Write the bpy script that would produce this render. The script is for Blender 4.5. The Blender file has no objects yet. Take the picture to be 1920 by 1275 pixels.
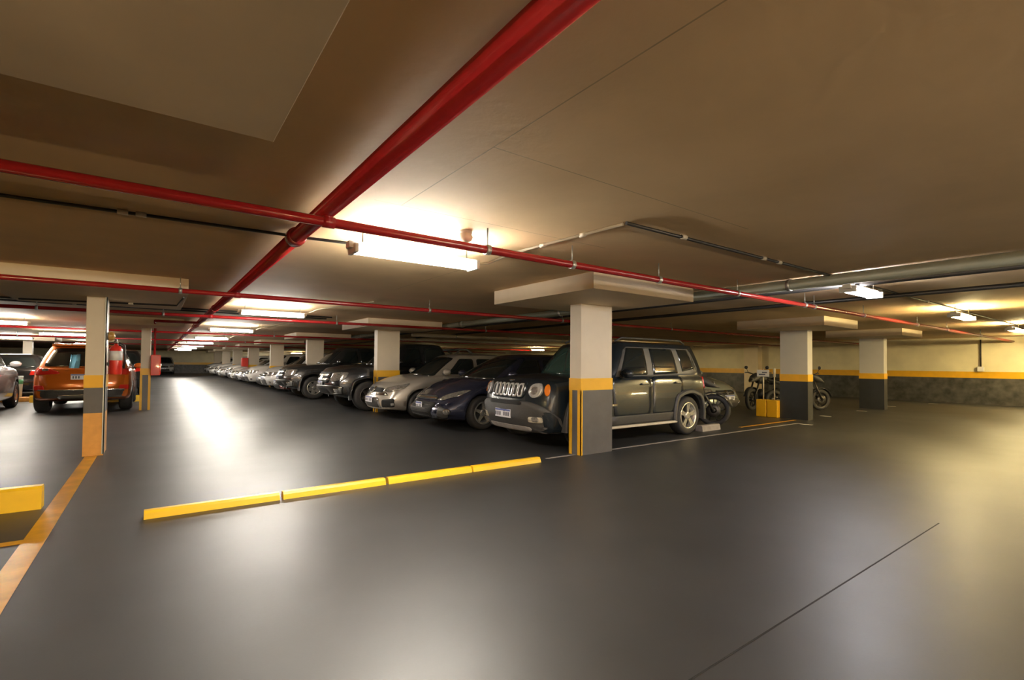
import bpy, bmesh, math, random
from mathutils import Vector, Matrix
from mathutils.bvhtree import BVHTree
random.seed(7)
PI = math.pi
sc = bpy.context.scene
C = sc.collection
sc.view_settings.view_transform = 'Standard'
sc.view_settings.look = 'None'
sc.view_settings.gamma = 1
sc.view_settings.use_curve_mapping = False
sc.view_settings.exposure = 0.0
sc.cycles.max_bounces = 8
sc.cycles.diffuse_bounces = 5
sc.cycles.glossy_bounces = 4
sc.cycles.sample_clamp_indirect = 6
sc.cycles.caustics_reflective = False
sc.cycles.use_denoising = True
w = bpy.data.worlds.new('world'); sc.world = w
w.use_nodes = True
w.node_tree.nodes['Background'].inputs[0].default_value = (0, 0, 0, 1)
H = 2.28        # slab underside
SOF = 2.09      # drop panel underside

# ------------------------------------------------------------------ materials
def mat(name, col, rough=.5, metal=0., noise=0., scale=8., bump=0., coat=0., emit=None, spec=.5, bscale=None, detail=6):
    m = bpy.data.materials.new(name); m.use_nodes = True
    nt = m.node_tree; b = nt.nodes['Principled BSDF']
    b.inputs['Base Color'].default_value = (*col, 1)
    b.inputs['Roughness'].default_value = rough
    b.inputs['Metallic'].default_value = metal
    b.inputs['Coat Weight'].default_value = coat
    b.inputs['Specular IOR Level'].default_value = spec
    tc = nt.nodes.new('ShaderNodeTexCoord')
    if noise or bump:
        n = nt.nodes.new('ShaderNodeTexNoise'); n.inputs['Scale'].default_value = scale; n.inputs['Detail'].default_value = detail
        nt.links.new(tc.outputs['Object'], n.inputs['Vector'])
    if noise:
        r = nt.nodes.new('ShaderNodeMapRange')
        r.inputs['From Min'].default_value = 0.; r.inputs['From Max'].default_value = 1.
        r.inputs['To Min'].default_value = 1 - 2.5 * noise; r.inputs['To Max'].default_value = 1 + 2.5 * noise
        nt.links.new(n.outputs['Fac'], r.inputs['Value'])
        v = nt.nodes.new('ShaderNodeVectorMath'); v.operation = 'SCALE'
        v.inputs[0].default_value = col
        nt.links.new(r.outputs['Result'], v.inputs['Scale'])
        nt.links.new(v.outputs[0], b.inputs['Base Color'])
    if bump:
        n2 = n
        if bscale:
            n2 = nt.nodes.new('ShaderNodeTexNoise'); n2.inputs['Scale'].default_value = bscale; n2.inputs['Detail'].default_value = 4
            nt.links.new(tc.outputs['Object'], n2.inputs['Vector'])
        bp = nt.nodes.new('ShaderNodeBump'); bp.inputs['Strength'].default_value = bump; bp.inputs['Distance'].default_value = .02
        nt.links.new(n2.outputs['Fac'], bp.inputs['Height']); nt.links.new(bp.outputs[0], b.inputs['Normal'])
    if emit:
        b.inputs['Emission Color'].default_value = (*emit[0], 1); b.inputs['Emission Strength'].default_value = emit[1]
    return m

def seamed(m, axis_lines, width, dark, broken=False):
    """darken thin construction joints at world positions: (axis, value, other_min, other_max)"""
    nt = m.node_tree; b = nt.nodes['Principled BSDF']
    geo = nt.nodes.new('ShaderNodeNewGeometry'); sx = nt.nodes.new('ShaderNodeSeparateXYZ')
    nt.links.new(geo.outputs['Position'], sx.inputs[0])
    def M(op, a, bb):
        n = nt.nodes.new('ShaderNodeMath'); n.operation = op
        for i, v in enumerate((a, bb)):
            if isinstance(v, (int, float)): n.inputs[i].default_value = v
            elif v is not None: nt.links.new(v, n.inputs[i])
        return n.outputs[0]
    tot = None
    for ax, val, lo, hi in axis_lines:
        p, q = sx.outputs[ax], sx.outputs[1 - ax]
        e = M('LESS_THAN', M('ABSOLUTE', M('SUBTRACT', p, val), None), width)
        e = M('MULTIPLY', e, M('MULTIPLY', M('GREATER_THAN', q, lo), M('LESS_THAN', q, hi)))
        tot = e if tot is None else M('MAXIMUM', tot, e)
    nz = nt.nodes.new('ShaderNodeTexNoise'); nz.inputs['Scale'].default_value = 2.5; nz.inputs['Detail'].default_value = 5
    nt.links.new(geo.outputs['Position'], nz.inputs['Vector'])
    tot = M('MULTIPLY', tot, M('MULTIPLY', nz.outputs[0], 1.3 if broken else 2.))
    mix = nt.nodes.new('ShaderNodeMix'); mix.data_type = 'RGBA'
    nt.links.new(tot, mix.inputs['Factor'])
    src = b.inputs['Base Color']
    if src.is_linked: nt.links.new(src.links[0].from_socket, mix.inputs[6])
    else: mix.inputs[6].default_value = src.default_value
    mix.inputs[7].default_value = (*dark, 1)
    nt.links.new(mix.outputs[2], src)

M = {}
M['floor'] = mat('dark_polished_epoxy', (.021, .0215, .0225), .4, spec=1., coat=.05, noise=.16, scale=2.5, bump=.012, bscale=60)
def floor_rough(m):
    nt = m.node_tree; b = nt.nodes['Principled BSDF']
    tc = nt.nodes.new('ShaderNodeTexCoord'); n = nt.nodes.new('ShaderNodeTexNoise')
    n.inputs['Scale'].default_value = .9; n.inputs['Detail'].default_value = 3; n.inputs['Roughness'].default_value = .5
    nt.links.new(tc.outputs['Object'], n.inputs['Vector'])
    r = nt.nodes.new('ShaderNodeMapRange'); r.inputs['From Min'].default_value = 0.; r.inputs['From Max'].default_value = 1.
    r.inputs['To Min'].default_value = .42; r.inputs['To Max'].default_value = .54
    b.inputs['Coat Roughness'].default_value = .28
    nt.links.new(n.outputs['Fac'], r.inputs['Value']); nt.links.new(r.outputs[0], b.inputs['Roughness'])
floor_rough(M['floor'])

M['ceiling'] = mat('beige_painted_slab', (.74, .53, .29), .75, noise=.07, scale=1.5, bump=.12, bscale=14)
seamed(M['ceiling'], [(1, 3.0, 1.1, 3.2), (0, 1.28, .4, 3.0), (1, 1.92, 1.28, 3.6), (0, 2.7, 4.2, 6.5)], .0035, (.34, .25, .14), True)
M['wall'] = mat('cream_painted_wall', (.74, .66, .44), .6, noise=.08, scale=2.)
M['panel'] = mat('cream_drop_panel', (.74, .61, .43), .65, noise=.04, scale=3.)
M['column'] = mat('beige_column_paint', (.64, .545, .41), .5, noise=.03, scale=4.)
M['column_grey'] = mat('pale_grey_column_paint', (.52, .49, .45), .5, noise=.03, scale=4.)
M['grey'] = mat('dark_grey_plinth_paint', (.085, .082, .085), .4, noise=.12, scale=6.)
M['greydark'] = mat('near_black_plinth_paint', (.030, .032, .034), .4, noise=.12, scale=6.)
M['wallgrey'] = mat('scuffed_dark_grey_wall', (.065, .064, .058), .45, noise=.5, scale=5., detail=10)
M['yellow'] = mat('yellow_traffic_paint', (.80, .42, .015), .35, noise=.06, scale=6.)
M['yellow_worn'] = mat('worn_yellow_line_paint', (.66, .31, .02), .3, noise=.25, scale=5., detail=10)
M['orange_base'] = mat('orange_yellow_column_foot', (.70, .33, .07), .4, noise=.08, scale=12.)
M['guard'] = mat('pale_corner_guard', (.50, .55, .52), .3, metal=.4)
M['red'] = mat('red_pipe_gloss', (.36, .014, .016), .22, noise=.06, scale=20, coat=.3)
M['redbox'] = mat('fire_red_enamel', (.72, .035, .02), .3, coat=.3)
M['black'] = mat('black_conduit', (.02, .018, .016), .4)
M['conduit'] = mat('cream_conduit', (.55, .48, .36), .45)
M['pvc'] = mat('pale_pvc_pipe', (.30, .31, .24), .35, noise=.05, scale=6)
M['steel'] = mat('galvanised_steel', (.55, .55, .52), .35, metal=.8)
M['white'] = mat('white_enamel', (.72, .70, .66), .35)
M['rubber'] = mat('tyre_rubber', (.022, .021, .021), .7, noise=.15, scale=30)
M['dark'] = mat('dark_underbody', (.008, .008, .008), .8)
M['trim'] = mat('dark_plastic_trim', (.05, .047, .044), .55, noise=.1, scale=30)
M['glass'] = mat('dark_car_glass', (.012, .016, .016), .06, spec=.6, coat=.3)
M['glassgreen'] = mat('green_tinted_windscreen', (.035, .075, .062), .05, spec=.8, coat=.6)
M['chrome'] = mat('bright_chrome', (.80, .78, .74), .15, metal=1.)
M['lens'] = mat('clear_lamp_lens', (.36, .34, .31), .12, metal=.6, noise=.55, scale=26, coat=1.)
M['lensbright'] = mat('bright_lamp_lens', (.70, .68, .64), .15, metal=.5, noise=.2, scale=40, coat=1.)
M['pillar'] = mat('grey_window_pillar', (.13, .125, .115), .5)
M['stop'] = mat('wheel_stop_yellow', (.88, .53, .012), .4, noise=.06, scale=5.)

M['amber'] = mat('amber_lamp_lens', (.85, .22, .01), .15, coat=1.)
M['redlens'] = mat('red_lamp_lens', (.6, .02, .012), .12, coat=1.)
M['plate'] = mat('white_plate', (.78, .77, .80), .35)
M['platemark'] = mat('plate_marks', (.10, .10, .13), .4)
M['plateblue'] = mat('plate_blue_band', (.10, .13, .35), .35)
M['alloy'] = mat('silver_alloy', (.68, .66, .62), .25, metal=.85)
M['alloydark'] = mat('dark_wheel_metal', (.07, .065, .06), .35, metal=.7)
M['bucket'] = mat('white_green_bucket', (.70, .74, .68), .4)
M['green'] = mat('green_label', (.08, .30, .12), .5)
M['concrete'] = mat('grey_concrete', (.30, .27, .25), .8, noise=.15, scale=12)
M['label'] = mat('white_label', (.75, .73, .70), .5)
M['mint'] = mat('pale_blue_sticker', (.18, .45, .60), .4)
M['brass'] = mat('amber_bell', (.45, .25, .06), .35)
def tube_mat(name, col, s): return mat(name, (.9, .9, .9), .4, emit=(col, s))
LS = 3.9
M['cool'] = tube_mat('cool_white_tube', (1., .93, .82), 85 * LS)
M['cold'] = tube_mat('cold_white_tube', (.98, .96, 1.), 60 * LS)
M['fill_amber'] = tube_mat('amber_fill_tube', (1., .70, .38), 150 * LS)  # amber tube for the added fill lamps on the back wall
M['warm'] = tube_mat('warm_yellow_tube', (1., .78, .36), 110 * LS)
def paint(name, col, rough=.28, metal=.25, coat=.8): return mat(name, col, rough, metal=metal, coat=coat, noise=.03, scale=60)

# ------------------------------------------------------------------ mesh helpers
def obj(name, bm, m, parent=None, smooth=False, loc=None):
    me = bpy.data.meshes.new(name)
    bmesh.ops.recalc_face_normals(bm, faces=bm.faces[:])
    bm.to_mesh(me); bm.free()
    for x in (m if isinstance(m, (list, tuple)) else [m]): me.materials.append(x)
    if smooth:
        for p in me.polygons: p.use_smooth = True
    o = bpy.data.objects.new(name, me); C.objects.link(o)
    if parent: o.parent = parent
    if loc: o.location = loc
    return o
def tag(o, label=None, cat=None, group=None, kind=None):
    if label: o['label'] = label
    if cat: o['category'] = cat
    if group: o['group'] = group
    if kind: o['kind'] = kind
    return o
def empty(name, loc, rz=0.):
    o = bpy.data.objects.new(name, None); C.objects.link(o); o.location = loc; o.rotation_euler = (0, 0, rz)
    o.empty_display_size = .2
    return o
def box(bm, x0, x1, y0, y1, z0, z1, mi=0, bev=0.):
    vs = [bm.verts.new((x, y, z)) for z in (z0, z1) for y in (y0, y1) for x in (x0, x1)]
    fs = [bm.faces.new([vs[i] for i in q]) for q in ((0, 2, 3, 1), (4, 5, 7, 6), (0, 1, 5, 4), (2, 6, 7, 3), (0, 4, 6, 2), (1, 3, 7, 5))]
    for f in fs: f.material_index = mi
    if bev:
        es = list({e for f in fs for e in f.edges})
        bmesh.ops.bevel(bm, geom=es, offset=bev, segments=2, affect='EDGES', profile=.5)
    return bm
def B(*a, **k): return box(bmesh.new(), *a, **k)
def frame_of(d):
    d = Vector(d).normalized()
    up = Vector((0, 0, 1)) if abs(d.z) < .95 else Vector((1, 0, 0))
    u = d.cross(up).normalized(); return u, u.cross(d).normalized()
def tube(bm, pts, r, seg=12, mi=0, caps=True):
    pts = [Vector(p) for p in pts]; rings = []
    for i, p in enumerate(pts):
        d = (pts[min(i + 1, len(pts) - 1)] - pts[max(i - 1, 0)]).normalized()
        u, v = frame_of(d)
        rr = r[i] if isinstance(r, (list, tuple)) else r
        k = 1.
        if 0 < i < len(pts) - 1:
            c = (pts[i] - pts[i - 1]).normalized().dot(d); k = 1. / max(.5, c)
        rings.append([bm.verts.new(p + (u * math.cos(a) + v * math.sin(a)) * rr) for a in [2 * PI * j / seg for j in range(seg)]])
    for a, b in zip(rings, rings[1:]):
        for j in range(seg):
            f = bm.faces.new((a[j], a[(j + 1) % seg], b[(j + 1) % seg], b[j])); f.material_index = mi; f.smooth = True
    if caps:
        for rg in (rings[0], rings[-1]):
            try: bm.faces.new(rg).material_index = mi
            except ValueError: pass
    return bm
def T(*a, **k): return tube(bmesh.new(), *a, **k)
def lathe(bm, prof, axis_o, axis_d, seg=28, mi=0):
    """prof = list of (dist along axis, radius)"""
    u, v = frame_of(axis_d); d = Vector(axis_d).normalized(); o = Vector(axis_o)
    rings = []
    for t, r in prof:
        if r < 1e-5: rings.append([bm.verts.new(o + d * t)])
        else: rings.append([bm.verts.new(o + d * t + (u * math.cos(2 * PI * j / seg) + v * math.sin(2 * PI * j / seg)) * r) for j in range(seg)])
    for a, b in zip(rings, rings[1:]):
        for j in range(seg):
            k = (j + 1) % seg
            if len(a) == 1 and len(b) == 1: continue
            if len(a) == 1: f = bm.faces.new((a[0], b[j], b[k]))
            elif len(b) == 1: f = bm.faces.new((a[j], a[k], b[0]))
            else: f = bm.faces.new((a[j], a[k], b[k], b[j]))
            f.material_index = mi; f.smooth = True
    return bm
def prism(bm, outline, plane, lo, hi, mi=0):
    """extrude a 2-D outline: plane 'xz' along y, 'yz' along x, 'xy' along z"""
    def p3(a, b, t): return {'xz': (a, t, b), 'yz': (t, a, b), 'xy': (a, b, t)}[plane]
    A = [bm.verts.new(p3(a, b, lo)) for a, b in outline]; D = [bm.verts.new(p3(a, b, hi)) for a, b in outline]
    n = len(A)
    for q in (A[::-1], D): bm.faces.new(q).material_index = mi
    for i in range(n): bm.faces.new((A[i], A[(i + 1) % n], D[(i + 1) % n], D[i])).material_index = mi
    return bm
def lerp(a, b, t): return a + (b - a) * t
def interp(pts, x):
    if x <= pts[0][0]: return pts[0][1]
    for (x0, y0), (x1, y1) in zip(pts, pts[1:]):
        if x <= x1:
            t = (x - x0) / (x1 - x0); t = t * t * (3 - 2 * t) * .5 + t * .5
            return lerp(y0, y1, t)
    return pts[-1][1]

# ------------------------------------------------------------------ car builder (local: nose at x=0 pointing -x, length along +x, centre y=0)
def rounded(outline, n=40, r=.0):
    """resample a closed outline of 3-D points by arc length, corners softened by averaging"""
    P = [Vector(p) for p in outline]; L = [0]
    for i in range(len(P)): L.append(L[-1] + (P[(i + 1) % len(P)] - P[i]).length)
    out = []
    for k in range(n):
        s = L[-1] * k / n
        for i in range(len(P)):
            if s <= L[i + 1] or i == len(P) - 1:
                out.append(P[i].lerp(P[(i + 1) % len(P)], (s - L[i]) / max(1e-9, L[i + 1] - L[i]))); break
    for _ in range(int(r)):
        out = [(out[i - 1] + out[i] * 2 + out[(i + 1) % n]) / 4 for i in range(n)]
    return out
class Car: pass
def patch(car, pts, d, t=.008, n=40, soft=1, rings=5, back=.012, bm=None, raw=False):
    """a piece of trim laid on the car's skin: outline points projected along d"""
    d = Vector(d).normalized(); bm = bm or bmesh.new()
    o = rounded(pts, n, soft) if not raw else [Vector(p) for p in pts]
    n = len(o)
    c = sum(o, Vector()) / n
    def hit(p, off):
        h = car.bvh.ray_cast(p - d * 1.2, d)
        q = h[0] if h[0] is not None else car.bvh.find_nearest(p)[0]
        if h[0] is not None and abs((q - p).dot(d)) > .45: q = car.bvh.find_nearest(p)[0]
        return q - d * off
    front = [[hit(c, t)]]; 
    for k in range(1, rings + 1):
        front.append([hit(c.lerp(p, k / rings), t) for p in o])
    fv = [[bm.verts.new(p) for p in rg] for rg in front]
    bv = [bm.verts.new(p + d * (t + back)) for p in front[-1]]
    for j in range(n):
        k = (j + 1) % n
        f = bm.faces.new((fv[0][0], fv[1][j], fv[1][k])); f.smooth = True
        for a, b in zip(fv[1:], fv[2:]):
            f = bm.faces.new((a[j], b[j], b[k], a[k])); f.smooth = True
        bm.faces.new((fv[-1][j], bv[j], bv[k], fv[-1][k]))
    return bm
def ell(c, ru, rv, u=(0, 1, 0), v=(0, 0, 1), n=28):
    c, u, v = Vector(c), Vector(u), Vector(v)
    return [c + u * (ru * math.cos(2 * PI * i / n)) + v * (rv * math.sin(2 * PI * i / n)) for i in range(n)]

def body_mesh(s):
    L, W = s['L'], s['W']; hw = W / 2
    bm = bmesh.new()
    def zt(x): return interp(s['top'], x)
    def zb(x): return interp(s.get('bot', [(0, s['gc'] + .05), (.5, s['gc']), (L - .5, s['gc']), (L, s['gc'] + .08)]), x)
    def wx(x):
        k = 1.
        xf, af = s.get('pf', (1.0, .12)); xr, ar = s.get('pr', (.8, .10))
        if x < xf: k -= af * (1 - x / xf) ** 2.2
        if x > L - xr: k -= ar * ((x - (L - xr)) / xr) ** 2.2
        return hw * k
    def crown(x): return interp(s.get('crown', [(0, .05), (1, .06), (L, .04)]), x)
    def sect(x):
        z0, z1, W_, c = zb(x), zt(x), wx(x), crown(x); h = z1 - z0
        return [(0, z0), (.55, z0), (.86, z0 + .005), (.94, z0 + .03), (.975, z0 + .09), (.99, z0 + .2 * h), (1.0, z0 + .38 * h), (1.0, z0 + .55 * h), (.993, z0 + .7 * h),
                (.985, z1 - .13), (.968, z1 - .07), (.94, z1 - .028), (.90, z1 - .004), (.82, z1 + .22 * c), (.62, z1 + .6 * c), (.32, z1 + .9 * c), (0, z1 + c)], W_
    xs = [0, .03, .08, .15, .24, .34, .46]
    x = .6
    while x < L - .5: xs.append(x); x += .14
    xs += [L - .4, L - .28, L - .18, L - .1, L - .04, L]
    slf = s.get('slf', .12); slr = s.get('slr', .1)
    rings = []
    def ring(x, sc_, xoff, pf):
        pts, W_ = sect(x); zc = (pts[0][1] + pts[-1][1]) / 2; h = pts[-1][1] - pts[0][1]
        half = []
        for y, z in pts:
            zz = zc + (z - zc) * sc_; yy = y * W_ * sc_
            u = (zz - pts[0][1]) / h
            xx = x + xoff
            if x < .9:
                f = (1 - x / .9)
                xx += f * (slf * max(0, u - s.get('slz', .45)) / .5 + s.get('lip', .06) * max(0, .3 - u) / .3 + s.get('bow', .22) * (abs(yy) / hw) ** 2.6)
            if x > L - .7:
                f = (x - (L - .7)) / .7
                xx -= f * (slr * max(0, u - .5) / .5 + .04 * max(0, .3 - u) / .3 + s.get('bowr', .14) * (abs(yy) / hw) ** 2.6)
            half.append((xx, yy, zz))
        full = half + [(a, -b, c) for a, b, c in half[-2:0:-1]]
        return [bm.verts.new(p) for p in full]
    for q in (.12, .4, .7, .92): rings.append(ring(0, q, -.035 * (1 - q * q) ** .5 if q < 1 else 0, 1))
    for x in xs: rings.append(ring(x, 1, 0, 1))
    for q in (.92, .7, .4, .12): rings.append(ring(L, q, .03 * (1 - q * q) ** .5, 1))
    n = len(rings[0])
    for a, b in zip(rings, rings[1:]):
        for j in range(n): bm.faces.new((a[j], a[(j + 1) % n], b[(j + 1) % n], b[j]))
    bm.faces.new(rings[0][::-1]); bm.faces.new(rings[-1])
    return bm
def house_mesh(bm, g):
    """greenhouse: fb ft rt rb = windscreen base/top, rear glass top/base in x; zb zr heights; wb wt half widths"""
    NT, NS = 9, 10; rings = []
    def ring(t, sc_=1., z=None):
        te = t
        xf = lerp(g['fb'], g['ft'], te); xr = lerp(g['rb'], g['rt'], te ** g.get('re', 1.))
        w_ = lerp(g['wb'], g['wt'], te ** 1.25); zz = lerp(g['zb'], g['zr'], math.sin(te * PI / 2) * .25 + te * .75) if z is None else z
        cx_ = (xf + xr) / 2; hx = (xr - xf) / 2
        bow = g.get('bow', .16) * (1 - .35 * t)
        pts = []
        for i in range(NS + 1): # front edge from -y to +y
            u = -1 + 2 * i / NS; pts.append((-hx + bow * abs(u) ** 2.4, u * w_ * .94))
        for i in range(1, 14):
            v = i / 14; x = lerp(-hx + bow + .03, hx - .06 - .03, v); pts.append((x, w_ * (1 - .035 * abs(2 * v - 1) ** 3)))
        for i in range(NS + 1):
            u = 1 - 2 * i / NS; pts.append((hx - .06 * abs(u) ** 2.4, u * w_ * .94))
        for i in range(1, 14):
            v = 1 - i / 14; x = lerp(-hx + bow + .03, hx - .06 - .03, v); pts.append((x, -w_ * (1 - .035 * abs(2 * v - 1) ** 3)))
        return [bm.verts.new((cx_ + a * sc_, b * sc_, zz)) for a, b in pts]
    for k in range(NT + 1): rings.append(ring(k / NT))
    for q in (.975, .93, .85, .7, .45, .15):
        rings.append(ring(1., q, g['zr'] + g.get('crown', .055) * (1 - q ** 4 * .98)))
    n = len(rings[0])
    for a, b in zip(rings, rings[1:]):
        for j in range(n): bm.faces.new((a[j], a[(j + 1) % n], b[(j + 1) % n], b[j]))
    bm.faces.new(rings[0][::-1]); bm.faces.new(rings[-1])

def wheel(parent, x, y, side, R, wd, rim_r, spokes, mrim, style='alloy', steer=0.):
    """tyre is the part, rim its sub-part; side = -1 for the -y flank"""
    s = side
    bm = bmesh.new()
    pr = [(-wd * .5, rim_r), (-wd * .5, rim_r + .02), (-wd * .54, (R + rim_r) / 2), (-wd * .48, R - .025), (-wd * .36, R - .004), (0, R), (wd * .36, R - .004), (wd * .48, R - .025), (wd * .54, (R + rim_r) / 2), (wd * .5, rim_r + .02), (wd * .5, rim_r)]
    lathe(bm, pr, (0, 0, 0), (0, s, 0), 36)
    o = obj('wheel', bm, M['rubber'], parent, smooth=True); o.location = (x, y, R); o.rotation_euler = (0, 0, steer)
    bm = bmesh.new()
    lathe(bm, [(wd * .50, rim_r + .004), (wd * .53, rim_r - .008), (wd * .46, rim_r - .03), (wd * .2, rim_r - .04), (wd * .12, rim_r - .05)], (0, 0, 0), (0, s, 0), 36)
    lathe(bm, [(wd * .12, rim_r - .03), (wd * .10, .0)], (0, 0, 0), (0, s, 0), 24, mi=1)
    lathe(bm, [(wd * .30, .075), (wd * .44, .07), (wd * .46, .045), (wd * .46, 0)], (0, 0, 0), (0, s, 0), 20)
    for k in range(spokes):
        a = 2 * PI * k / spokes + .3
        for da in ((-.13, .13) if style == 'twin' else (0,)):
            ca, sa = math.cos(a + da), math.sin(a + da); tx, tz = -sa, ca
            w0, w1 = (.022, .017) if style == 'twin' else ((.035, .026) if style == 'alloy' else (.07, .055))
            q = []
            for rr, ww, yy in ((.05, w0, wd * .43), (rim_r - .015, w1, wd * .47)):
                q.append([bm.verts.new((ca * rr + tx * ww * e, s * (yy - dd), sa * rr + tz * ww * e)) for e, dd in ((-1, 0), (1, 0), (1, .03), (-1, .03))])
            for i in range(4): bm.faces.new((q[0][i], q[0][(i + 1) % 4], q[1][(i + 1) % 4], q[1][i]))
    r = obj('rim', bm, [mrim, M['dark']], o)
    return o

def build_car(name, label, s, pos, rz, pm, group=None, detail=2):
    """pos = where the nose touches the ground line; rz=0 means the nose points to -x"""
    root = empty(name, pos, rz); tag(root, label, s.get('cat', 'car'), group)
    L, W, R, fo, wb = s['L'], s['W'], s['R'], s['fo'], s['wb']; hw = W / 2
    bm = body_mesh(s); g = s['gh']; house_mesh(bm, g)
    if 'bed' in s: pass
    bmesh.ops.recalc_face_normals(bm, faces=bm.faces[:])
    car = Car(); car.bvh = BVHTree.FromBMesh(bm); car.root = root; car.s = s
    # wheel arches are cut out of the shell
    me = bpy.data.meshes.new('shell'); bm.to_mesh(me); bm.free()
    bo = bpy.data.objects.new('body', me); C.objects.link(bo)
    cb = bmesh.new(); AR = R + s.get('gap', .055)
    for x in (fo, fo + wb):
        for sd in (-1, 1):
            lathe(cb, [(0, 0), (0, AR), (.5, AR), (.5, 0)], (x, sd * (hw - .30), R), (0, sd, 0), 40)
    bmesh.ops.recalc_face_normals(cb, faces=cb.faces[:])
    cm = bpy.data.meshes.new('cut'); cb.to_mesh(cm); cb.free()
    co = bpy.data.objects.new('cut', cm); C.objects.link(co)
    md = bo.modifiers.new('b', 'BOOLEAN'); md.object = co; md.operation = 'DIFFERENCE'; md.solver = 'EXACT'; md.use_self = True
    dg = bpy.context.evaluated_depsgraph_get(); dg.update()
    nm = bpy.data.meshes.new_from_object(bo.evaluated_get(dg))
    bo.modifiers.clear(); bo.data = nm; nm.name = 'body'
    bpy.data.objects.remove(co); bpy.data.meshes.remove(cm)
    nm.materials.clear(); nm.materials.append(pm); nm.materials.append(M['dark'])
    zsill = s['gc'] + .02
    for p in nm.polygons:
        p.use_smooth = True; c = p.center; inw = False
        for x in (fo, fo + wb):
            if math.hypot(c.x - x, c.z - R) < AR + .012 and abs(c.y) > hw - .315 and (abs(p.normal.y) < .35 or abs(c.y) < hw - .28): inw = True
        if c.z < zsill and p.normal.z < -.7: inw = True
        if inw: p.material_index = 1; p.use_smooth = False
    bo.parent = root
    # wheels
    sp, st, mr = s.get('rim', (5, 'alloy', M['alloy']))
    for x in (fo, fo + wb):
        for sd in (-1, 1):
            wheel(root, x, sd * (hw - s.get('tw', .21) * .5 - .015), sd, R, s.get('tw', .21), R * s.get('rr', .66), sp, mr, st)
    # glass
    zb, zr = g['zb'], g['zr']; dz = zr - zb
    def gx(t): return lerp(g['fb'], g['ft'], t)
    def gw(t): return lerp(g['wb'], g['wt'], t ** 1.25)
    n = lambda a, b: (a, b)
    ws = [(gx(.07), -gw(.07) * .90, zb + .07 * dz), (gx(.07), gw(.07) * .90, zb + .07 * dz), (gx(.93), gw(.93) * .88, zb + .93 * dz), (gx(.93), -gw(.93) * .88, zb + .93 * dz)]
    obj('windshield', patch(car, ws, (1, 0, -.25), .005, 44, 1, 6), s.get('wsm', M['glass']), root)
    rx = lambda t: lerp(g['rb'], g['rt'], t ** g.get('re', 1.))
    a0, a1 = s.get('rw', (.15, .88))
    rw = [(rx(a0), -gw(a0) * .86, zb + a0 * dz), (rx(a0), gw(a0) * .86, zb + a0 * dz), (rx(a1), gw(a1) * .84, zb + a1 * dz), (rx(a1), -gw(a1) * .84, zb + a1 * dz)]
    obj('rear_window', patch(car, rw, (-1, 0, -.2), .005, 44, 1, 6), M['glass'], root)
    for sd in (-1, 1):
        for poly in s['sidewin']:
            obj('side_window', patch(car, [(x, sd * hw, z) for x, z in poly], (0, -sd, 0), .009, 44, s.get('wsoft', 1), 5), M['glass'], root)
    if detail >= 1:
        for sd in (-1, 1):
            # mirrors
            mx, mz = s.get('mirror', (g['fb'] + .42, zb + .06))
            bm = bmesh.new()
            lathe(bm, [(-.07, 0), (-.065, .05), (-.02, .085), (.03, .09), (.05, .085), (.052, 0)], (0, 0, 0), (1, 0, 0), 16)
            for v in bm.verts: v.co.y *= 1.25; v.co.z *= .85
            o = obj('side_mirror', bm, s.get('mirm', pm), root, smooth=True, loc=(mx, sd * (hw + .06), mz + .05))
            obj('mirror_stalk', B(-.03, .03, -.06, .06, -.02, .02, bev=.008), M['trim'], o, loc=(0, -sd * .09, -.05))
    if detail >= 2:
        for sd in (-1, 1):
            for poly in s.get('doors', []):
                obj('door', patch(car, [(x, sd * hw, z) for x, z in poly], (0, -sd, 0), .006, 44, 1, 6, back=.02), pm, root)
            for hx, hz in s.get('handles', []):
                obj('door_handle', patch(car, [(hx, sd * hw, hz), (hx + .2, sd * hw, hz + .008), (hx + .2, sd * hw, hz + .035), (hx, sd * hw, hz + .028)], (0, -sd, 0), .03, 24, 1, 3), s.get('hm', pm), root)
    return car
def plate(car, y, z, face='front', parent=None, hw=.2, hh=.065, x=None, tilt=0):
    """number plate with band and dash marks"""
    s = car.s; d = 1 if face == 'front' else -1
    h = car.bvh.ray_cast(Vector((-1, y, z)) if d > 0 else Vector((s['L'] + 1, y, z)), Vector((d, 0, 0)))
    px = (h[0].x if h[0] is not None else 0) - d * .03
    bm = B(-.006, .006, -hw, hw, -hh, hh, bev=.004)
    o = obj('license_plate', bm, M['plate'], car.root, loc=(px, y, z)); o['label'] = 'white number plate'
    bm = bmesh.new()
    for i in range(7):
        if i == 3: continue
        c = -hw * .82 + i * hw * .27
        box(bm, -.0085 * d if d > 0 else .006, -.006 if d > 0 else .0085, c, c + hw * .16, -hh * .62, hh * .28)
    obj('plate_marks', bm, M['platemark'], o)
    obj('plate_band', B(-.0082 if d > 0 else .006, -.006 if d > 0 else .0082, -hw * .96, hw * .96, hh * .52, hh * .92), M['plateblue'], o)
    return o
def fp(car, name, yz, m, t=.008, n=40, soft=1, d=(1, 0, 0), both=False, parent=None, back=.012):
    """trim on the nose from (y, z) outline"""
    out = []
    for sg in ((1, -1) if both else (1,)):
        out.append(obj(name, patch(car, [(0, y * sg, z) for y, z in yz], d, t, n, soft, 5, back), m, parent or car.root))
    return out
def rp(car, name, yz, m, t=.008, n=40, soft=1, both=False, parent=None):
    out = []
    for sg in ((1, -1) if both else (1,)):
        out.append(obj(name, patch(car, [(car.s['L'], y * sg, z) for y, z in yz], (-1, 0, 0), t, n, soft, 5), m, parent or car.root))
    return out
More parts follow.
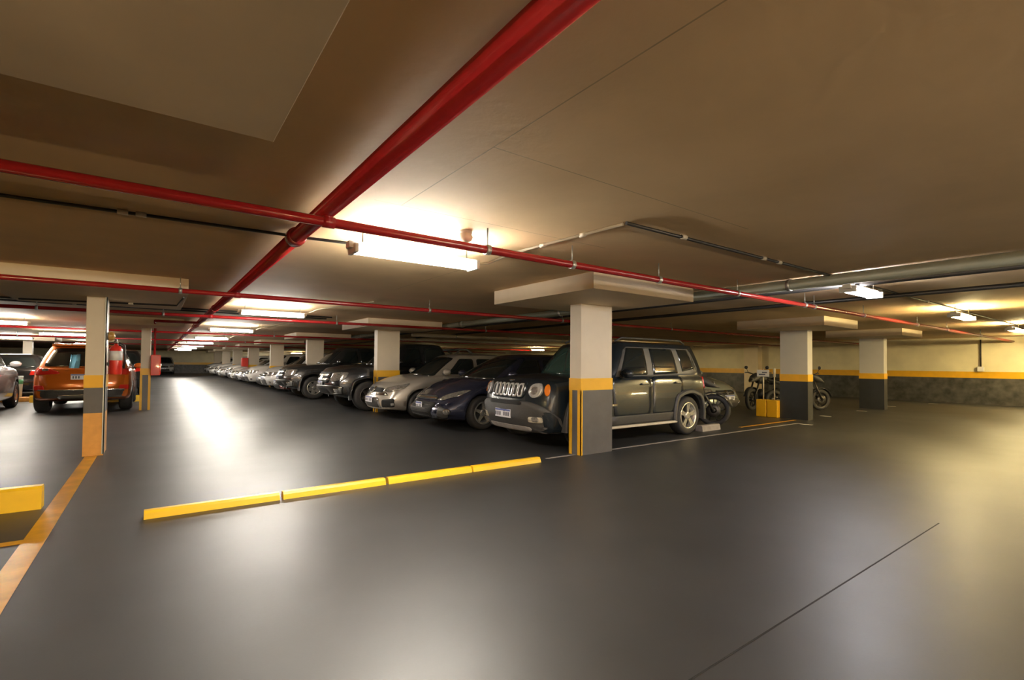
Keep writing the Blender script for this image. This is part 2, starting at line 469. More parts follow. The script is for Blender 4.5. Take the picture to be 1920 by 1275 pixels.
def corner(car, name, pts, d, m, t=.01, n=40, soft=1, parent=None):
    """trim wrapping a front corner, mirrored to both flanks; pts with y<0"""
    out = []
    for sg in (1, -1):
        out.append(obj(name, patch(car, [(x, y * sg, z) for x, y, z in pts], (d[0], d[1] * sg, d[2]), t, n, soft, 6), m, parent or car.root))
    return out
def flare(car, r0, r1, depth, m, a0=-10, a1=190):
    s = car.s; hw = s['W'] / 2
    for x in (s['fo'], s['fo'] + s['wb']):
        for sd in (-1, 1):
            bm = bmesh.new(); rings = []
            for i in range(25):
                a = math.radians(lerp(a0, a1, i / 24)); ca, sa = math.cos(a), math.sin(a)
                k = 1 / max(abs(ca), abs(sa)) ; k = 1 + (k - 1) * .32
                rings.append([bm.verts.new((ca * r * k, y, sa * r * k)) for r, y in ((r0, -sd * .08), (r0, sd * depth), (r0 + .015, sd * (depth + .012)), (r1 - .02, sd * (depth + .008)), (r1, sd * (depth - .012)), (r1, -sd * .08))])
            for a, b in zip(rings, rings[1:]):
                for j in range(6): bm.faces.new((a[j], a[(j + 1) % 6], b[(j + 1) % 6], b[j]))
            bm.faces.new(rings[0]); bm.faces.new(rings[-1][::-1])
            obj('fender_flare', bm, m, car.root, loc=(x, sd * hw, s['R']), smooth=False)

# ------------------------------------------------------------------ the setting
X0, X1, Y0, Y1 = -16., 22.7, -5., 60.
def struct(name, bm, m, label=None, cat=None, loc=None):
    return tag(obj(name, bm, m, loc=loc), label, cat, kind='structure')
struct('floor', B(X0 - .3, X1 + .3, Y0 - .3, Y1 + .3, -.2, 0), M['floor'], 'dark grey glossy epoxy garage floor', 'floor')
struct('ceiling', B(X0 - .3, X1 + .3, Y0 - .3, Y1 + .3, H, H + .25), M['ceiling'], 'beige painted flat concrete ceiling slab', 'ceiling')
def wall(name, x0, x1, y0, y1, label):
    bm = bmesh.new()
    box(bm, x0, x1, y0, y1, 1.11, H, 0); box(bm, x0, x1, y0, y1, .89, 1.11, 1); box(bm, x0, x1, y0, y1, 0, .89, 2)
    struct(name, bm, [M['wall'], M['yellow'], M['wallgrey']], label, 'wall')
wall('wall_right', X1, X1 + .25, Y0, Y1, 'cream side wall with yellow stripe over a scuffed dark grey base')
wall('wall_left', X0 - .25, X0, Y0, Y1, 'cream wall beyond the cars at the left edge, striped yellow over grey')
wall('wall_far', X0, X1, Y1, Y1 + .25, 'distant end wall closing the driving aisle, dark grey below')
wall('wall_back', X0, X1, Y0 - .25, Y0, 'striped garage wall behind the photographer')
struct('wall_pilaster', B(X1 - .35, X1, 11.5, 12.15, 0, H), M['panel'], 'plain pale pilaster on the right wall behind the motorcycle', 'pilaster')

def column(x0, y0, sx, sy, panel, label, low='grey', strips=True, foot=False, col='column', guard=False, name='column'):
    r = empty(name, (x0 + sx / 2, y0 + sy / 2, 0)); tag(r, label, 'column', kind='structure')
    hx, hy = sx / 2, sy / 2; e = .004
    obj('shaft', B(-hx, hx, -hy, hy, 0, SOF, bev=.006), M[col], r)
    zb = .89
    z0 = .56 if foot else 0
    if low: obj('painted_base', B(-hx - e, hx + e, -hy - e, hy + e, z0, zb), M[low], r)
    if foot: obj('painted_foot', B(-hx - e, hx + e, -hy - e, hy + e, 0, z0), M['orange_base'], r)
    obj('yellow_band', B(-hx - 2 * e, hx + 2 * e, -hy - 2 * e, hy + 2 * e, zb, zb + .165), M['yellow'], r)
    if strips:
        for cx_, cy_ in ((-hx, -hy), (-hx, hy)) if strips is True else ():
            bm = bmesh.new(); s = -1 if cy_ < 0 else 1; wv = .055
            box(bm, cx_ - 2.5 * e, cx_ + .004, min(cy_ - s * wv, cy_ + s * 2.5 * e), max(cy_ - s * wv, cy_ + s * 2.5 * e), 0, zb)
            box(bm, cx_ - 2.5 * e, cx_ + .03, min(cy_, cy_ + s * 2.5 * e), max(cy_, cy_ + s * 2.5 * e), 0, zb)
            obj('corner_strip', bm, M['yellow'], r)
    if strips == 'front':
        for a in (-hx - 2.5 * e, hx + 2.5 * e - .05):
            obj('corner_strip', B(a, a + .05, -hy - 2.5 * e, -hy + .05, 0, zb), M['yellow'], r)
    if guard:
        bm = bmesh.new(); box(bm, hx, hx + .012, -hy - .012, -hy + .07, .02, SOF); box(bm, hx - .012, hx + .012, -hy - .012, -hy - e, .02, SOF)
        obj('corner_guard', bm, M['guard'], r)
    if panel:
        px0, px1, py0, py1 = [v - q for v, q in zip(panel, (r.location.x, r.location.x, r.location.y, r.location.y))]
        obj('drop_panel', B(px0, px1, py0, py1, SOF, H, bev=.004), M['panel'], r)
    return r
column(4.73, 4.88, .62, .22, (3.89, 5.76, 3.82, 5.78), 'broad beige column in front of the dark boxy off-roader, yellow strips at its foot')
ord_ = ['behind the silver hatchback', 'rising behind the dark pickup with the bright wheel', 'just past the lit far opening', 'beside the small red hose box', 'fifth along the right row of parked cars', 'sixth along the right row of parked cars', 'farthest along the right row of parked cars']
for i in range(7):
    y = 12.0 + 7.1 * i
    column(4.53, y, .60, .22, (3.93, 5.83, y - 1.0, y + .95), 'beige yellow-banded column ' + ord_[i])
column(-.74, 8.41, .20, .52, (-1.6, .32, 7.34, 9.75), 'slim beige column with orange foot standing at the yellow floor line', foot=True, strips=False, guard=True)
column(-.30, 15.5, .20, .52, (-1.2, .55, 14.4, 16.9), 'slim beige column carrying the red hose cabinet, two yellow strips at its foot', strips='front')
column(-.74, 1.1, .20, .52, (-1.65, .35, .1, 2.04), 'column just outside the left edge whose drop panel shows at top left', strips=False)
column(12.2, 5.12, .25, .62, (11.0, 12.75, 4.3, 6.15), 'grey column right of the two yellow posts', low='greydark', strips=False, col='column_grey', guard=False)
column(17.2, 5.15, .25, .62, (15.95, 17.65, 4.37, 6.2), 'dim far column before the right wall, beyond the grey column', low='greydark', strips=False, col='column_grey')
column(-4.75, 30.2, .30, .3, (-5.6, -3.6, 29.3, 31.3), 'yellow-banded column seen between the silver and orange cars', strips='front')
column(-7.6, 15.5, .20, .52, (-8.5, -6.6, 14.4, 16.9), 'column left of the silver car, outside the frame', strips=False)

# floor markings
def mark(name, x0, x1, y0, y1, m, label, h=.003):
    return struct(name, B(x0, x1, y0, y1, 0, h), m, label, 'floor marking')
mark('floor_marking', -.715, -.59, -2., 8.40, M['yellow_worn'], 'long yellow floor line running to the orange-footed column')
mark('floor_marking', -3.2, -.715, 4.66, 4.75, M['yellow_worn'], 'short yellow bay line meeting the long line at the left edge')
mark('floor_marking', 5.36, 11.4, 4.95, 5.01, M['concrete'], 'thin pale bay line under the boxy off-roader and past its rear wheel')
mark('floor_marking', 4.2, 4.72, 4.95, 5.0, M['concrete'], 'stub of pale bay line left of the broad column')
mk = [(11.3, 4.78, 'yellowish'), (13.6, 5.3, 'white'), (16.1, 5.35, 'white'), (18.8, 5.45, 'white'), (21.5, 5.05, 'white')]
pl = ['before the grey column', 'just right of the grey column', 'left of the dim far column', 'right of the dim far column', 'close to the right wall']
for (x, y, c), q in zip(mk, pl): mark('floor_marking', x - .045, x + .045, y - .12, y + .12, M['white'], 'short pale floor dash ' + q)
mark('floor_marking', 9.6, 12.0, 5.28, 5.34, M['yellow_worn'], 'faint yellow bay line in front of the grey sedan')

mark('floor_joint', 1.3, 5.1, 1.166, 1.174, M['dark'], 'thin dark expansion joint cut across the glossy floor at lower right', h=.0015)
# wheel stops
def stop(x0, x1, y, m, label, h=.10, d=.11, name='wheel_stop', group=None):
    bm = bmesh.new()
    prism(bm, [(y - d / 2, 0), (y + d / 2, 0), (y + d / 2 - .015, h - .02), (y + d / 2 - .03, h), (y - d / 2 + .03, h), (y - d / 2 + .015, h - .02)], 'yz', x0, x1)
    return tag(obj(name, bm, m), label, 'wheel stop', group)
gw_ = 'yellow wheel stops in a row'
for (a, b), q in zip([(-.05, .935), (.965, 1.935), (1.965, 2.965), (2.985, 3.99)], ['leftmost of the four', 'second from left of the four', 'third from left of the four', 'nearest the broad column']):
    stop(a, b, 4.88, M['stop'], 'low yellow wheel stop on the dark floor, ' + q, group=gw_, h=.062)
stop(-2.2, -.75, 5.72, M['stop'], 'taller yellow wheel stop cut by the left edge of the photo', h=.19, d=.14)
stop(-2.95, -2.5, 19.9, M['stop'], 'yellow wheel stop beside the white bucket', h=.2)
stop(-1.3, -.32, 19.0, M['stop'], 'yellow wheel stop right of the orange car', h=.19)
stop(8.35, 8.95, 5.42, M['concrete'], 'grey concrete wheel stop behind the rear wheel of the boxy off-roader', h=.11, d=.16)

# ------------------------------------------------------------------ overhead services
def clamp(parent, x, y, z, r, along, m='steel'):
    bm = bmesh.new()
    a = (1, 0, 0) if along == 'x' else (0, 1, 0)
    lathe(bm, [(-.018, r), (-.018, r + .009), (.018, r + .009), (.018, r)], (x, y, z), a, 16)
    tube(bm, [(x, y, z + r), (x, y, H - .002)], .006, 6)
    obj('pipe_clamp', bm, M[m], parent)
def pipe(name, pts, r, m, label, cat='pipe', clamps=(), along='x', joints=(), cm='steel'):
    o = tag(obj(name, T(pts, r, seg=14), M[m], smooth=False), label, cat)
    for c in clamps:
        p = Vector(pts[0]).lerp(Vector(pts[-1]), c); clamp(o, p.x, p.y, p.z, r, along, cm)
    for c in joints:
        p = Vector(pts[0]).lerp(Vector(pts[-1]), c); d = Vector(pts[-1]) - Vector(pts[0])
        obj('coupling', lathe(bmesh.new(), [(-.06, r), (-.06, r + .012), (-.03, r + .016), (.03, r + .016), (.06, r + .012), (.06, r)], p, d, 18), M[m], o)
    return o
def lin(a, b, n): return [a + (b - a) * i / (n - 1) for i in range(n)]
pipe('sprinkler_main', [(.845, -4.9, 2.2), (.845, 58., 2.2)], .055, 'red', 'thick red sprinkler main running overhead down the driving aisle', clamps=[.24 + .045 * i for i in range(16)], along='y', joints=(.141, .32), cm='red')
def branch(y, x0, x1, label, cl, z=2.112, r=.03, yb=None):
    o = pipe('sprinkler_branch', [(x0, y, z), (x1, y if yb is None else yb, z)], r, 'red', label)
    for x in cl: clamp(o, x, y if yb is None else lerp(y, yb, (x - x0) / (x1 - x0)), z, r, 'x')
    obj('pipe_tee', lathe(bmesh.new(), [(-.035, r), (-.035, r + .006), (.035, r + .006), (.035, r)], (.845, y if yb is None else lerp(y, yb, (.845 - x0) / (x1 - x0)), z), (1, 0, 0), 16), M['red'], o)
    obj('riser_nipple', T([(.845, y if yb is None else lerp(y, yb, (.845 - x0) / (x1 - x0)), z), (.845, y if yb is None else lerp(y, yb, (.845 - x0) / (x1 - x0)), 2.16)], r * .9, 10), M['red'], o)
    return o
branch(3.02, -9, 22.6, 'red branch pipe crossing nearest overhead, past the front of the broad column', (-2.5, 2.02, 2.9, 4.1, 5.6, 7.4, 7.7, 9.6, 12.5, 14.7, 18.), yb=3.25)
branch(7.24, -12, 22.6, 'second red branch pipe, crossing ahead of the orange-footed column', (-4, .23, 3.6, 6.5, 10))
branch(11.6, -14, 22.6, 'third red branch pipe overhead in front of the orange car', (-6, -1.6, .1, 3.2, 7), yb=10.2)
branch(17.95, -14, 22.6, 'fourth red branch pipe overhead, beyond the orange car', (-6, -1.4, 3.2, 7))
branch(24.5, -14, 22.6, 'fifth red branch pipe overhead, deep in the garage', (-4, 3.2))
branch(31.9, -14, 22.6, 'sixth red branch pipe overhead, faint in the distance', (3.2,))
pipe('hydrant_feed', [(.8, 13.6, 2.15), (-.02, 13.6, 2.15), (-.02, 15.62, 2.15), (-.02, 15.62, 1.30)], .03, 'red', 'red feed pipe dropping from the main to the hose cabinet')
def conduit(pts, m, label, r=.012, joints=(), name='conduit'):
    o = tag(obj(name, T(pts, r, 8), M[m]), label, 'conduit')
    for p, d in joints:
        obj('conduit_clip', lathe(bmesh.new(), [(-.03, r), (-.03, r + .006), (.03, r + .006), (.03, r)], p, d, 10), M['conduit'], o)
    return o
ZC = 2.261
def zc(y): return y * (ZC - 1.25) / .9
conduit([(-9, 4.62, ZC), (1.0, 4.19, ZC), (1.22, 3.82, 2.18)], 'black', 'black conduit crossing overhead to the brightest near light', joints=[((-.20, 4.242, ZC), (1, 0, 0)), ((-.10, 4.238, ZC), (1, 0, 0)), ((-2.5, 4.34, ZC), (1, 0, 0))])
conduit([(2.31, 3.75, 2.14), (2.45, 3.75, 2.17), (2.62, 3.6, ZC), (2.70, 2.36, ZC)], 'conduit', 'cream conduit leaving the right end of the brightest near light', joints=[((2.65, 3.2, ZC), (0, 1, 0)), ((2.68, 2.75, ZC), (0, 1, 0))])
conduit([(2.70, 2.33, ZC), (5.9, 2.3, ZC), (6.6, 2.3, ZC), (22., 2.35, ZC)], 'black', 'black conduit turning right along the ceiling towards the right-hand lights', joints=[((x, 2.31, ZC), (1, 0, 0)) for x in (3.35, 4.6, 4.9, 7.6, 9.6)], r=.014)
conduit([(-1.5, 9.2, 2.069), (.24, 8.75, 2.069), (.28, 7.6, 2.069)], 'black', 'thin black conduit bending below the drop panel of the orange-footed column', joints=[((-.3, 8.89, 2.069), (1, 0, 0))])
for y, q in ((11.3, 'nearer of the pair before the third red pipe'), (11.75, 'farther of the pair before the third red pipe')):
    conduit([(-13, y, ZC), (3.2, y, ZC)], 'black', 'thin dark conduit overhead left, ' + q, joints=[((-2.6, y, ZC), (1, 0, 0)), ((-1.2, y, ZC), (1, 0, 0))], r=.016)
for y in (9.8, 15.6, 21.6):
    conduit([(2.3, y, 2.16), (2.5, y - .1, ZC), (2.9, y - 1.9, ZC)], 'conduit', 'cream conduit slanting from the aisle light ' + {9.8: 'second along', 15.6: 'third along', 21.6: 'fourth along'}[y])
pipe('drain_pipe', [(6.05, -4.9, 2.206), (6.05, 40., 2.206)], .062, 'pvc', 'pale drain pipe hung overhead right, running away above the cars', clamps=[.08, .12, .17, .215, .26, .34, .5], along='y', joints=(.34,))
conduit([(6.55, -4.9, 2.21), (6.55, 40., 2.21)], 'black', 'thick dark conduit beside the pale drain pipe', r=.035, name='cable_conduit')
conduit([(8.2, -4.9, 2.23), (8.2, 30., 2.23)], 'black', 'dark cable conduit overhead between the drain pipe and the right wall', r=.03, name='cable_conduit')
for y, q in ((14.5, 'nearest'), (17.6, 'farthest')):
    pipe('cross_duct', [(6.6, y, 2.16), (22.6, y, 2.16)], .06, 'conduit', 'pale pipe crossing overhead before the right wall, ' + q + ' of two', clamps=(.1, .4, .7, .95))
conduit([(22.66, 16.2, 2.2), (22.66, 16.2, 1.0)], 'black', 'dark cable drop on the wall above the grey sedan')
o = conduit([(22.66, 4.05, 2.2), (22.66, 4.05, 1.22)], 'black', 'dark cable drop on the right wall ending in a white socket', r=.02)
obj('socket_box', B(22.60, 22.69, 3.97, 4.13, 1.12, 1.28, bev=.01), M['white'], o)
# smoke detector
d = empty('smoke_detector', (1.93, 3.28, H)); tag(d, 'round ceiling detector beside the red branch pipe near the bright light', 'smoke detector')
obj('detector_base', lathe(bmesh.new(), [(0, .05), (-.02, .055), (-.025, 0)], (0, 0, 0), (0, 0, 1), 20), M['conduit'], d)
obj('detector_head', lathe(bmesh.new(), [(-.02, .045), (-.05, .06), (-.075, .05), (-.09, .02), (-.09, 0)], (0, 0, 0), (0, 0, 1), 20), M['panel'], d)

# light fittings: open twin-tube battens hung just under the slab
def light(x0, x1, y, m, label, z=2.12, along='x', wallm=False):
    cx_, cy_ = (x0 + x1) / 2, y; l = (x1 - x0) / 2
    r = empty('tube_light', (cx_, cy_, z), 0 if along == 'x' else PI / 2); tag(r, label, 'light', 'twin tube ceiling lights')
    bm = bmesh.new(); prism(bm, [(-.045, .0), (.045, .0), (.035, .05), (-.035, .05)], 'yz', -l, l); obj('housing', bm, M['white'], r)
    for s in (-1, 1):
        obj('tube', T([(-l + .05, s * .055, -.012), (l - .05, s * .055, -.012)], .019, 10), M[m], r)
    for s in (-1, 1):
        obj('lamp_holder', B(s * (l - .045) - .015, s * (l - .045) + .015, -.085, .085, -.04, .03, bev=.005), M['white'], r)
        obj('hanger', T([(s * l * .8, 0, .05), (s * l * .8, 0, H - z)] if not wallm else [(s * l * .8, 0, .025), (s * l * .8, -.1, .025)], .006, 6), M['steel'], r)
    return r
light(1.16, 2.32, 3.72, 'cool', 'bright near tube light left of the broad column')
al = ['second along the aisle', 'third along the aisle', 'fourth along the aisle', 'fifth along the aisle', 'sixth along the aisle', 'seventh along the aisle', 'farthest along the aisle']
for i in range(7):
    light(1.15, 2.30, 9.8 + 6. * i, 'cool', 'glaring tube light ' + al[i])
light(6.2, 7.1, 2.2, 'cold', 'white tube light by the pale drain pipe on the right')
light(10.6, 11.7, 2.22, 'warm', 'warm yellow tube light, first of two before the right wall')
light(15.3, 16.4, 2.26, 'warm', 'warm yellow tube light nearest the right wall')
light(20.6, 21.7, 2.4, 'warm', 'warm tube light out of frame near the right wall')
for i in range(6):  # invented low wall lamps, added to light the near ceiling and car fronts
    light(-4.5 + 4.5 * i, -3.3 + 4.5 * i, -4.9, 'fill_amber' if i < 2 else ('cool' if i < 4 else 'warm'), 'added fill tube light low on the unseen back wall, ' + ['first', 'second', 'third', 'fourth', 'fifth', 'sixth'][i] + ' from the left', z=.95, wallm=True)
light(1.16, 2.32, -2.2, 'cool', 'tube light behind the photographer over the aisle')
light(6.4, 7.5, -3.4, 'cool', 'tube light behind the photographer on the right')
light(14., 15.1, -3.4, 'warm', 'warm tube light far right outside the frame')
light(-3.6, -2.45, 16.4, 'cool', 'tube light over the silver car at the left edge')
light(-3.2, -1.7, 22.5, 'cool', 'tube light above and behind the orange car')
light(-5.2, -4., 27.5, 'cool', 'tube light beside the yellow-banded column far left')
light(-3.4, -2.2, 33.5, 'cool', 'tube light deep in the left bays')
light(-5., -3.8, 4., 'warm', 'warm tube light outside the left edge')
light(17.5, 18.6, 15.5, 'warm', 'warm tube light before the right wall behind the off-roader')
light(18.5, 19.6, 23.5, 'warm', 'warm tube light before the right wall, beyond the navy hatchback')
light(14.2, 15.3, 30., 'warm', 'added warm tube light brightening the right wall, hidden beyond the pickups')  # extra lamp kept out of sight, added to brighten the far right wall
light(10.8, 11.9, 52., 'warm', 'far warm tube light seen between two columns')
light(9.6, 10.7, 56., 'cool', 'far white tube light seen between two columns')

# ------------------------------------------------------------------ cars
def sw(g, xs, lo=.1, hi=.88):
    """side glass panes between x positions (bottom a..b, top a..b)"""
    zb, dz = g['zb'], g['zr'] - g['zb']
    return [[(a, zb + lo * dz + k), (b, zb + lo * dz + k2), (d, zb + hi * dz), (c, zb + hi * dz)] for a, b, c, d, k, k2 in xs]

# --- boxy off-roader
P_jeep = paint('black_green_paint', (.011, .016, .021), .25, .0, .3)
g = dict(fb=1.08, ft=1.62, rt=3.78, rb=3.98, zb=1.02, zr=1.605, wb=.865, wt=.72, bow=.2, crown=.06)
S = dict(L=4.06, W=1.80, R=.345, fo=.85, wb=2.53, gc=.24, tw=.22, rr=.68, rim=(5, 'twin', M['alloy']), gap=.06, gh=g,
         top=[(0, .93), (.10, .99), (.5, 1.03), (1.1, 1.06), (1.5, 1.06), (3.6, 1.08), (4.06, 1.08)], crown=[(0, .05), (.8, .06), (1.2, .02), (4.06, .0)],
         pf=(.7, .07), pr=(.6, .06), slf=.07, bow=.2, slz=.55, lip=.1, slr=.06,
         sidewin=sw(g, [(1.60, 2.27, 1.86, 2.27, 0, 0), (2.42, 3.10, 2.42, 3.04, 0, .02), (3.24, 3.62, 3.18, 3.50, .05, .10)], .11, .87),
         doors=[[(1.42, .42), (2.30, .42), (2.33, 1.05), (1.35, 1.05)], [(2.36, .42), (2.95, .42), (3.2, .78), (3.2, 1.05), (2.38, 1.05)]],
         handles=[(2.05, .92), (2.95, .93)], wsm=M['glassgreen'], wsoft=0, mirror=(1.62, 1.06), bot=[(0, .24), (.35, .22), (.6, .22), (3.6, .24), (4.06, .32)])
car = build_car('off_roader', 'dark green-black boxy off-roader with seven-slot grille parked behind the broad column', S, (4.38, 6.13, 0), 0, P_jeep)
for sd in (-1, 1):
    obj('window_surround', patch(car, [(1.50, sd * .9, 1.055), (3.60, sd * .9, 1.075), (3.76, sd * .9, 1.16), (3.58, sd * .9, 1.545), (1.82, sd * .9, 1.545)], (0, -sd, 0), .003, 48, 0, 6), M['pillar'], car.root)
fp(car, 'grille_panel', [(-.40, .74), (.40, .74), (.43, .985), (-.43, .985)], P_jeep, .02, 40, 2)
for i in range(7):
    c = -.33 + i * .11
    o = fp(car, 'grille_slot', [(c - .043, .76), (c + .043, .76), (c + .043, .965), (c - .043, .965)], M['lensbright'], .034, 28, 2)[0]
    fp(car, 'slot_opening', [(c - .025, .785), (c + .025, .785), (c + .025, .94), (c - .025, .94)], M['dark'], .038, 24, 2, parent=o)
for sg in (1, -1):
    ls = obj('headlight', patch(car, ell((0, sg * .60, .865), .105, .105), (1, 0, 0), .03, 32, 0, 5), M['lensbright'], car.root)
    obj('headlight_ring', patch(car, ell((0, sg * .60, .865), .058, .058), (1, 0, 0), .042, 28, 0, 4), M['lens'], ls)
    obj('turn_signal', patch(car, ell((.12, sg * .80, .875), .055, .085), (.8, -sg * .6, 0), .022, 24, 0, 4), M['amber'], car.root)
fp(car, 'front_bumper', [(-.85, .245), (.85, .245), (.87, .50), (.82, .62), (.55, .70), (-.55, .70), (-.82, .62), (-.87, .50)], M['trim'], .035, 56, 1)
fp(car, 'lower_intake', [(-.42, .645), (.42, .645), (.40, .705), (-.40, .705)], M['dark'], .042, 36, 1)
fp(car, 'skid_plate', [(-.5, .25), (.5, .25), (.55, .33), (-.55, .33)], M['concrete'], .045, 36, 1)
for o in fp(car, 'fog_light', [(.52, .40), (.72, .40), (.72, .485), (.54, .485)], M['conduit'], .045, 28, 1, both=True):
    pass
fp(car, 'fog_lens', [(.60, .415), (.69, .415), (.69, .485), (.60, .485)], M['lens'], .052, 24, 2, both=True)
plate(car, 0.02, .50)
flare(car, .40, .475, .03, M['trim'])
for sd in (-1, 1):
    obj('running_board', B(1.3, 2.98, sd * .90 - .04, sd * .90 + .04, .25, .29, bev=.012), M['conduit'], car.root)
    obj('side_cladding', patch(car, [(1.28, sd * .9, .30), (2.98, sd * .9, .30), (2.95, sd * .9, .44), (1.32, sd * .9, .44)], (0, -sd, 0), .018, 44, 0, 4), M['trim'], car.root)
    bm = T([(1.75, sd * .60, 1.64), (1.9, sd * .61, 1.70), (3.5, sd * .60, 1.70), (3.65, sd * .59, 1.64)], .017, 8); obj('roof_rail', bm, M['trim'], car.root)
    obj('side_badge', patch(car, [(1.32, sd * .9, .60), (1.48, sd * .9, .60), (1.48, sd * .9, .63), (1.32, sd * .9, .63)], (0, -sd, 0), .012, 20, 0, 2), M['chrome'], car.root)
fp(car, 'hood_badge', [(-.06, .995), (.06, .995), (.06, 1.01), (-.06, 1.01)], M['chrome'], .02, 20, 0)
corner(car, 'taillight', [(3.95, -.86, .82), (4.05, -.70, .82), (4.05, -.70, 1.04), (3.95, -.86, 1.04)], (-.8, .6, 0), M['redlens'], .02, 28, 1)

# --- dark blue hatchback (trapezoid mouth)
P_blue = paint('dark_navy_paint', (.030, .034, .065), .25, .4, 1.)
g = dict(fb=1.0, ft=1.98, rt=3.35, rb=4.12, zb=.93, zr=1.40, wb=.83, wt=.60, bow=.26, crown=.06, re=1.)
S = dict(L=4.36, W=1.82, R=.32, fo=.90, wb=2.65, gc=.17, rim=(5, 'alloy', M['alloy']), gh=g, gap=.045,
         top=[(0, .62), (.15, .70), (.45, .80), (1.0, .92), (1.5, .95), (3.4, 1.0), (4.1, .98), (4.36, .92)], crown=[(0, .05), (.8, .07), (1.3, .0), (4.36, 0)],
         pf=(1.1, .17), slf=.18, bow=.30, slz=.35, lip=.07,
         sidewin=sw(g, [(1.60, 2.35, 2.05, 2.40, 0, 0), (2.45, 3.35, 2.50, 3.15, 0, .06)], .12, .86), mirror=(1.5, .98),
         doors=[[(1.45, .36), (2.36, .36), (2.42, .96), (1.40, .93)], [(2.42, .36), (3.0, .36), (3.35, .70), (3.35, .98), (2.48, .97)]], handles=[(2.1, .86), (3.0, .88)])
car = build_car('hatchback', 'dark navy hatchback with slanted headlights parked left of the boxy off-roader', S, (4.12, 8.66, 0), 0, P_blue)
fp(car, 'grille', [(-.45, .56), (.45, .56), (.36, .635), (-.36, .635)], M['dark'], .014, 40, 1)
fp(car, 'grille_bar', [(-.40, .585), (.40, .585), (.38, .612), (-.38, .612)], M['chrome'], .022, 40, 0)
fp(car, 'lower_grille', [(-.36, .20), (.36, .20), (.46, .52), (-.46, .52)], M['dark'], .02, 44, 1)
for k in range(4): fp(car, 'grille_slat', [(-.36, .255 + k * .07), (.36, .255 + k * .07), (.36, .27 + k * .07), (-.36, .27 + k * .07)], M['trim'], .028, 40, 0)
corner(car, 'headlight', [(.10, -.47, .58), (.16, -.56, .56), (.40, -.78, .65), (.66, -.84, .75), (.50, -.79, .76), (.22, -.58, .68)], (.75, .62, -.2), M['lens'], .016, 48, 1)
corner(car, 'side_intake', [(.12, -.52, .22), (.22, -.72, .24), (.24, -.74, .40), (.14, -.56, .46)], (.85, .5, 0), M['trim'], .012, 36, 1)
for sg in (1, -1):
    o = obj('fog_light', patch(car, ell((.25, -sg * .70, .36), .085, .055), (.82, sg * .57, 0), .022, 24, 0, 4), M['chrome'], car.root)
    obj('fog_lens', patch(car, ell((.25, -sg * .70, .36), .05, .04), (.82, sg * .57, 0), .03, 20, 0, 3), M['lens'], o)
plate(car, .0, .44, hw=.13, hh=.075)
fp(car, 'front_lip', [(-.7, .18), (.7, .18), (.7, .215), (-.7, .215)], M['trim'], .03, 44, 0)
obj('fuel_flap', patch(car, [(3.35, -.9, .78), (3.52, -.9, .78), (3.52, -.9, .92), (3.35, -.9, .92)], (0, 1, 0), .006, 24, 1, 3), P_blue, car.root)
rp(car, 'taillight', [(.62, .80), (.80, .80), (.80, .95), (.66, .95)], M['redlens'], .012, 28, 1, both=True)

# --- silver hatchback
P_silver = paint('silver_beige_paint', (.47, .43, .37), .3, .45, .8)
g = dict(fb=.98, ft=1.82, rt=3.25, rb=3.95, zb=.93, zr=1.43, wb=.80, wt=.60, bow=.24, crown=.06)
S = dict(L=4.15, W=1.74, R=.315, fo=.86, wb=2.59, gc=.17, rim=(5, 'alloy', M['alloy']), gh=g, gap=.045,
         top=[(0, .70), (.12, .77), (.45, .86), (1.0, .94), (1.5, .97), (3.4, 1.0), (3.95, .98), (4.15, .92)], crown=[(0, .05), (.8, .06), (1.3, .0), (4.15, 0)],
         pf=(1.0, .14), slf=.14, bow=.28, slz=.4,
         sidewin=sw(g, [(1.52, 2.25, 1.92, 2.28, 0, 0), (2.35, 3.25, 2.38, 3.02, 0, .05)], .12, .86), mirror=(1.42, 1.0),
         doors=[[(1.40, .36), (2.28, .36), (2.32, .98), (1.35, .95)], [(2.34, .36), (2.9, .36), (3.2, .68), (3.2, .99), (2.38, .98)]], handles=[(2.0, .87), (2.9, .89)])
car = build_car('hatchback', 'silver beige hatchback with chrome-lined nose in front of the second right column', S, (3.98, 10.88, 0), 0, P_silver)
fp(car, 'grille', [(-.44, .60), (.44, .60), (.40, .69), (-.40, .69)], M['dark'], .014, 40, 1)
o = fp(car, 'grille_badge', [(-.06, .645), (0, .575), (.06, .645), (0, .715)], M['chrome'], .03, 24, 0)
fp(car, 'chrome_strip', [(-.62, .535), (.62, .535), (.52, .60), (.10, .575), (-.10, .575), (-.52, .60)], M['chrome'], .02, 44, 0)
corner(car, 'headlight', [(.10, -.44, .62), (.2, -.62, .60), (.45, -.79, .68), (.60, -.80, .80), (.35, -.72, .76), (.14, -.48, .70)], (.78, .6, -.15), M['lens'], .016, 44, 1)
fp(car, 'lower_grille', [(-.40, .26), (.40, .26), (.38, .48), (-.38, .48)], M['trim'], .014, 44, 1)
corner(car, 'side_intake', [(.10, -.46, .27), (.26, -.74, .28), (.26, -.75, .47), (.12, -.48, .44)], (.85, .5, 0), M['dark'], .014, 36, 1)
corner(car, 'intake_bar', [(.08, -.40, .24), (.10, -.46, .24), (.10, -.40, .46), (.06, -.34, .46)], (.9, .3, 0), M['chrome'], .024, 24, 0)
fp(car, 'front_lip', [(-.72, .185), (.72, .185), (.74, .235), (-.74, .235)], P_silver, .028, 44, 0)
corner(car, 'fog_light', [(.24, -.68, .31), (.28, -.74, .31), (.28, -.74, .37), (.24, -.68, .37)], (.82, .57, 0), M['lens'], .024, 20, 1)
plate(car, .0, .43)
rp(car, 'taillight', [(.60, .78), (.76, .78), (.76, .95), (.64, .95)], M['redlens'], .012, 28, 1, both=True)

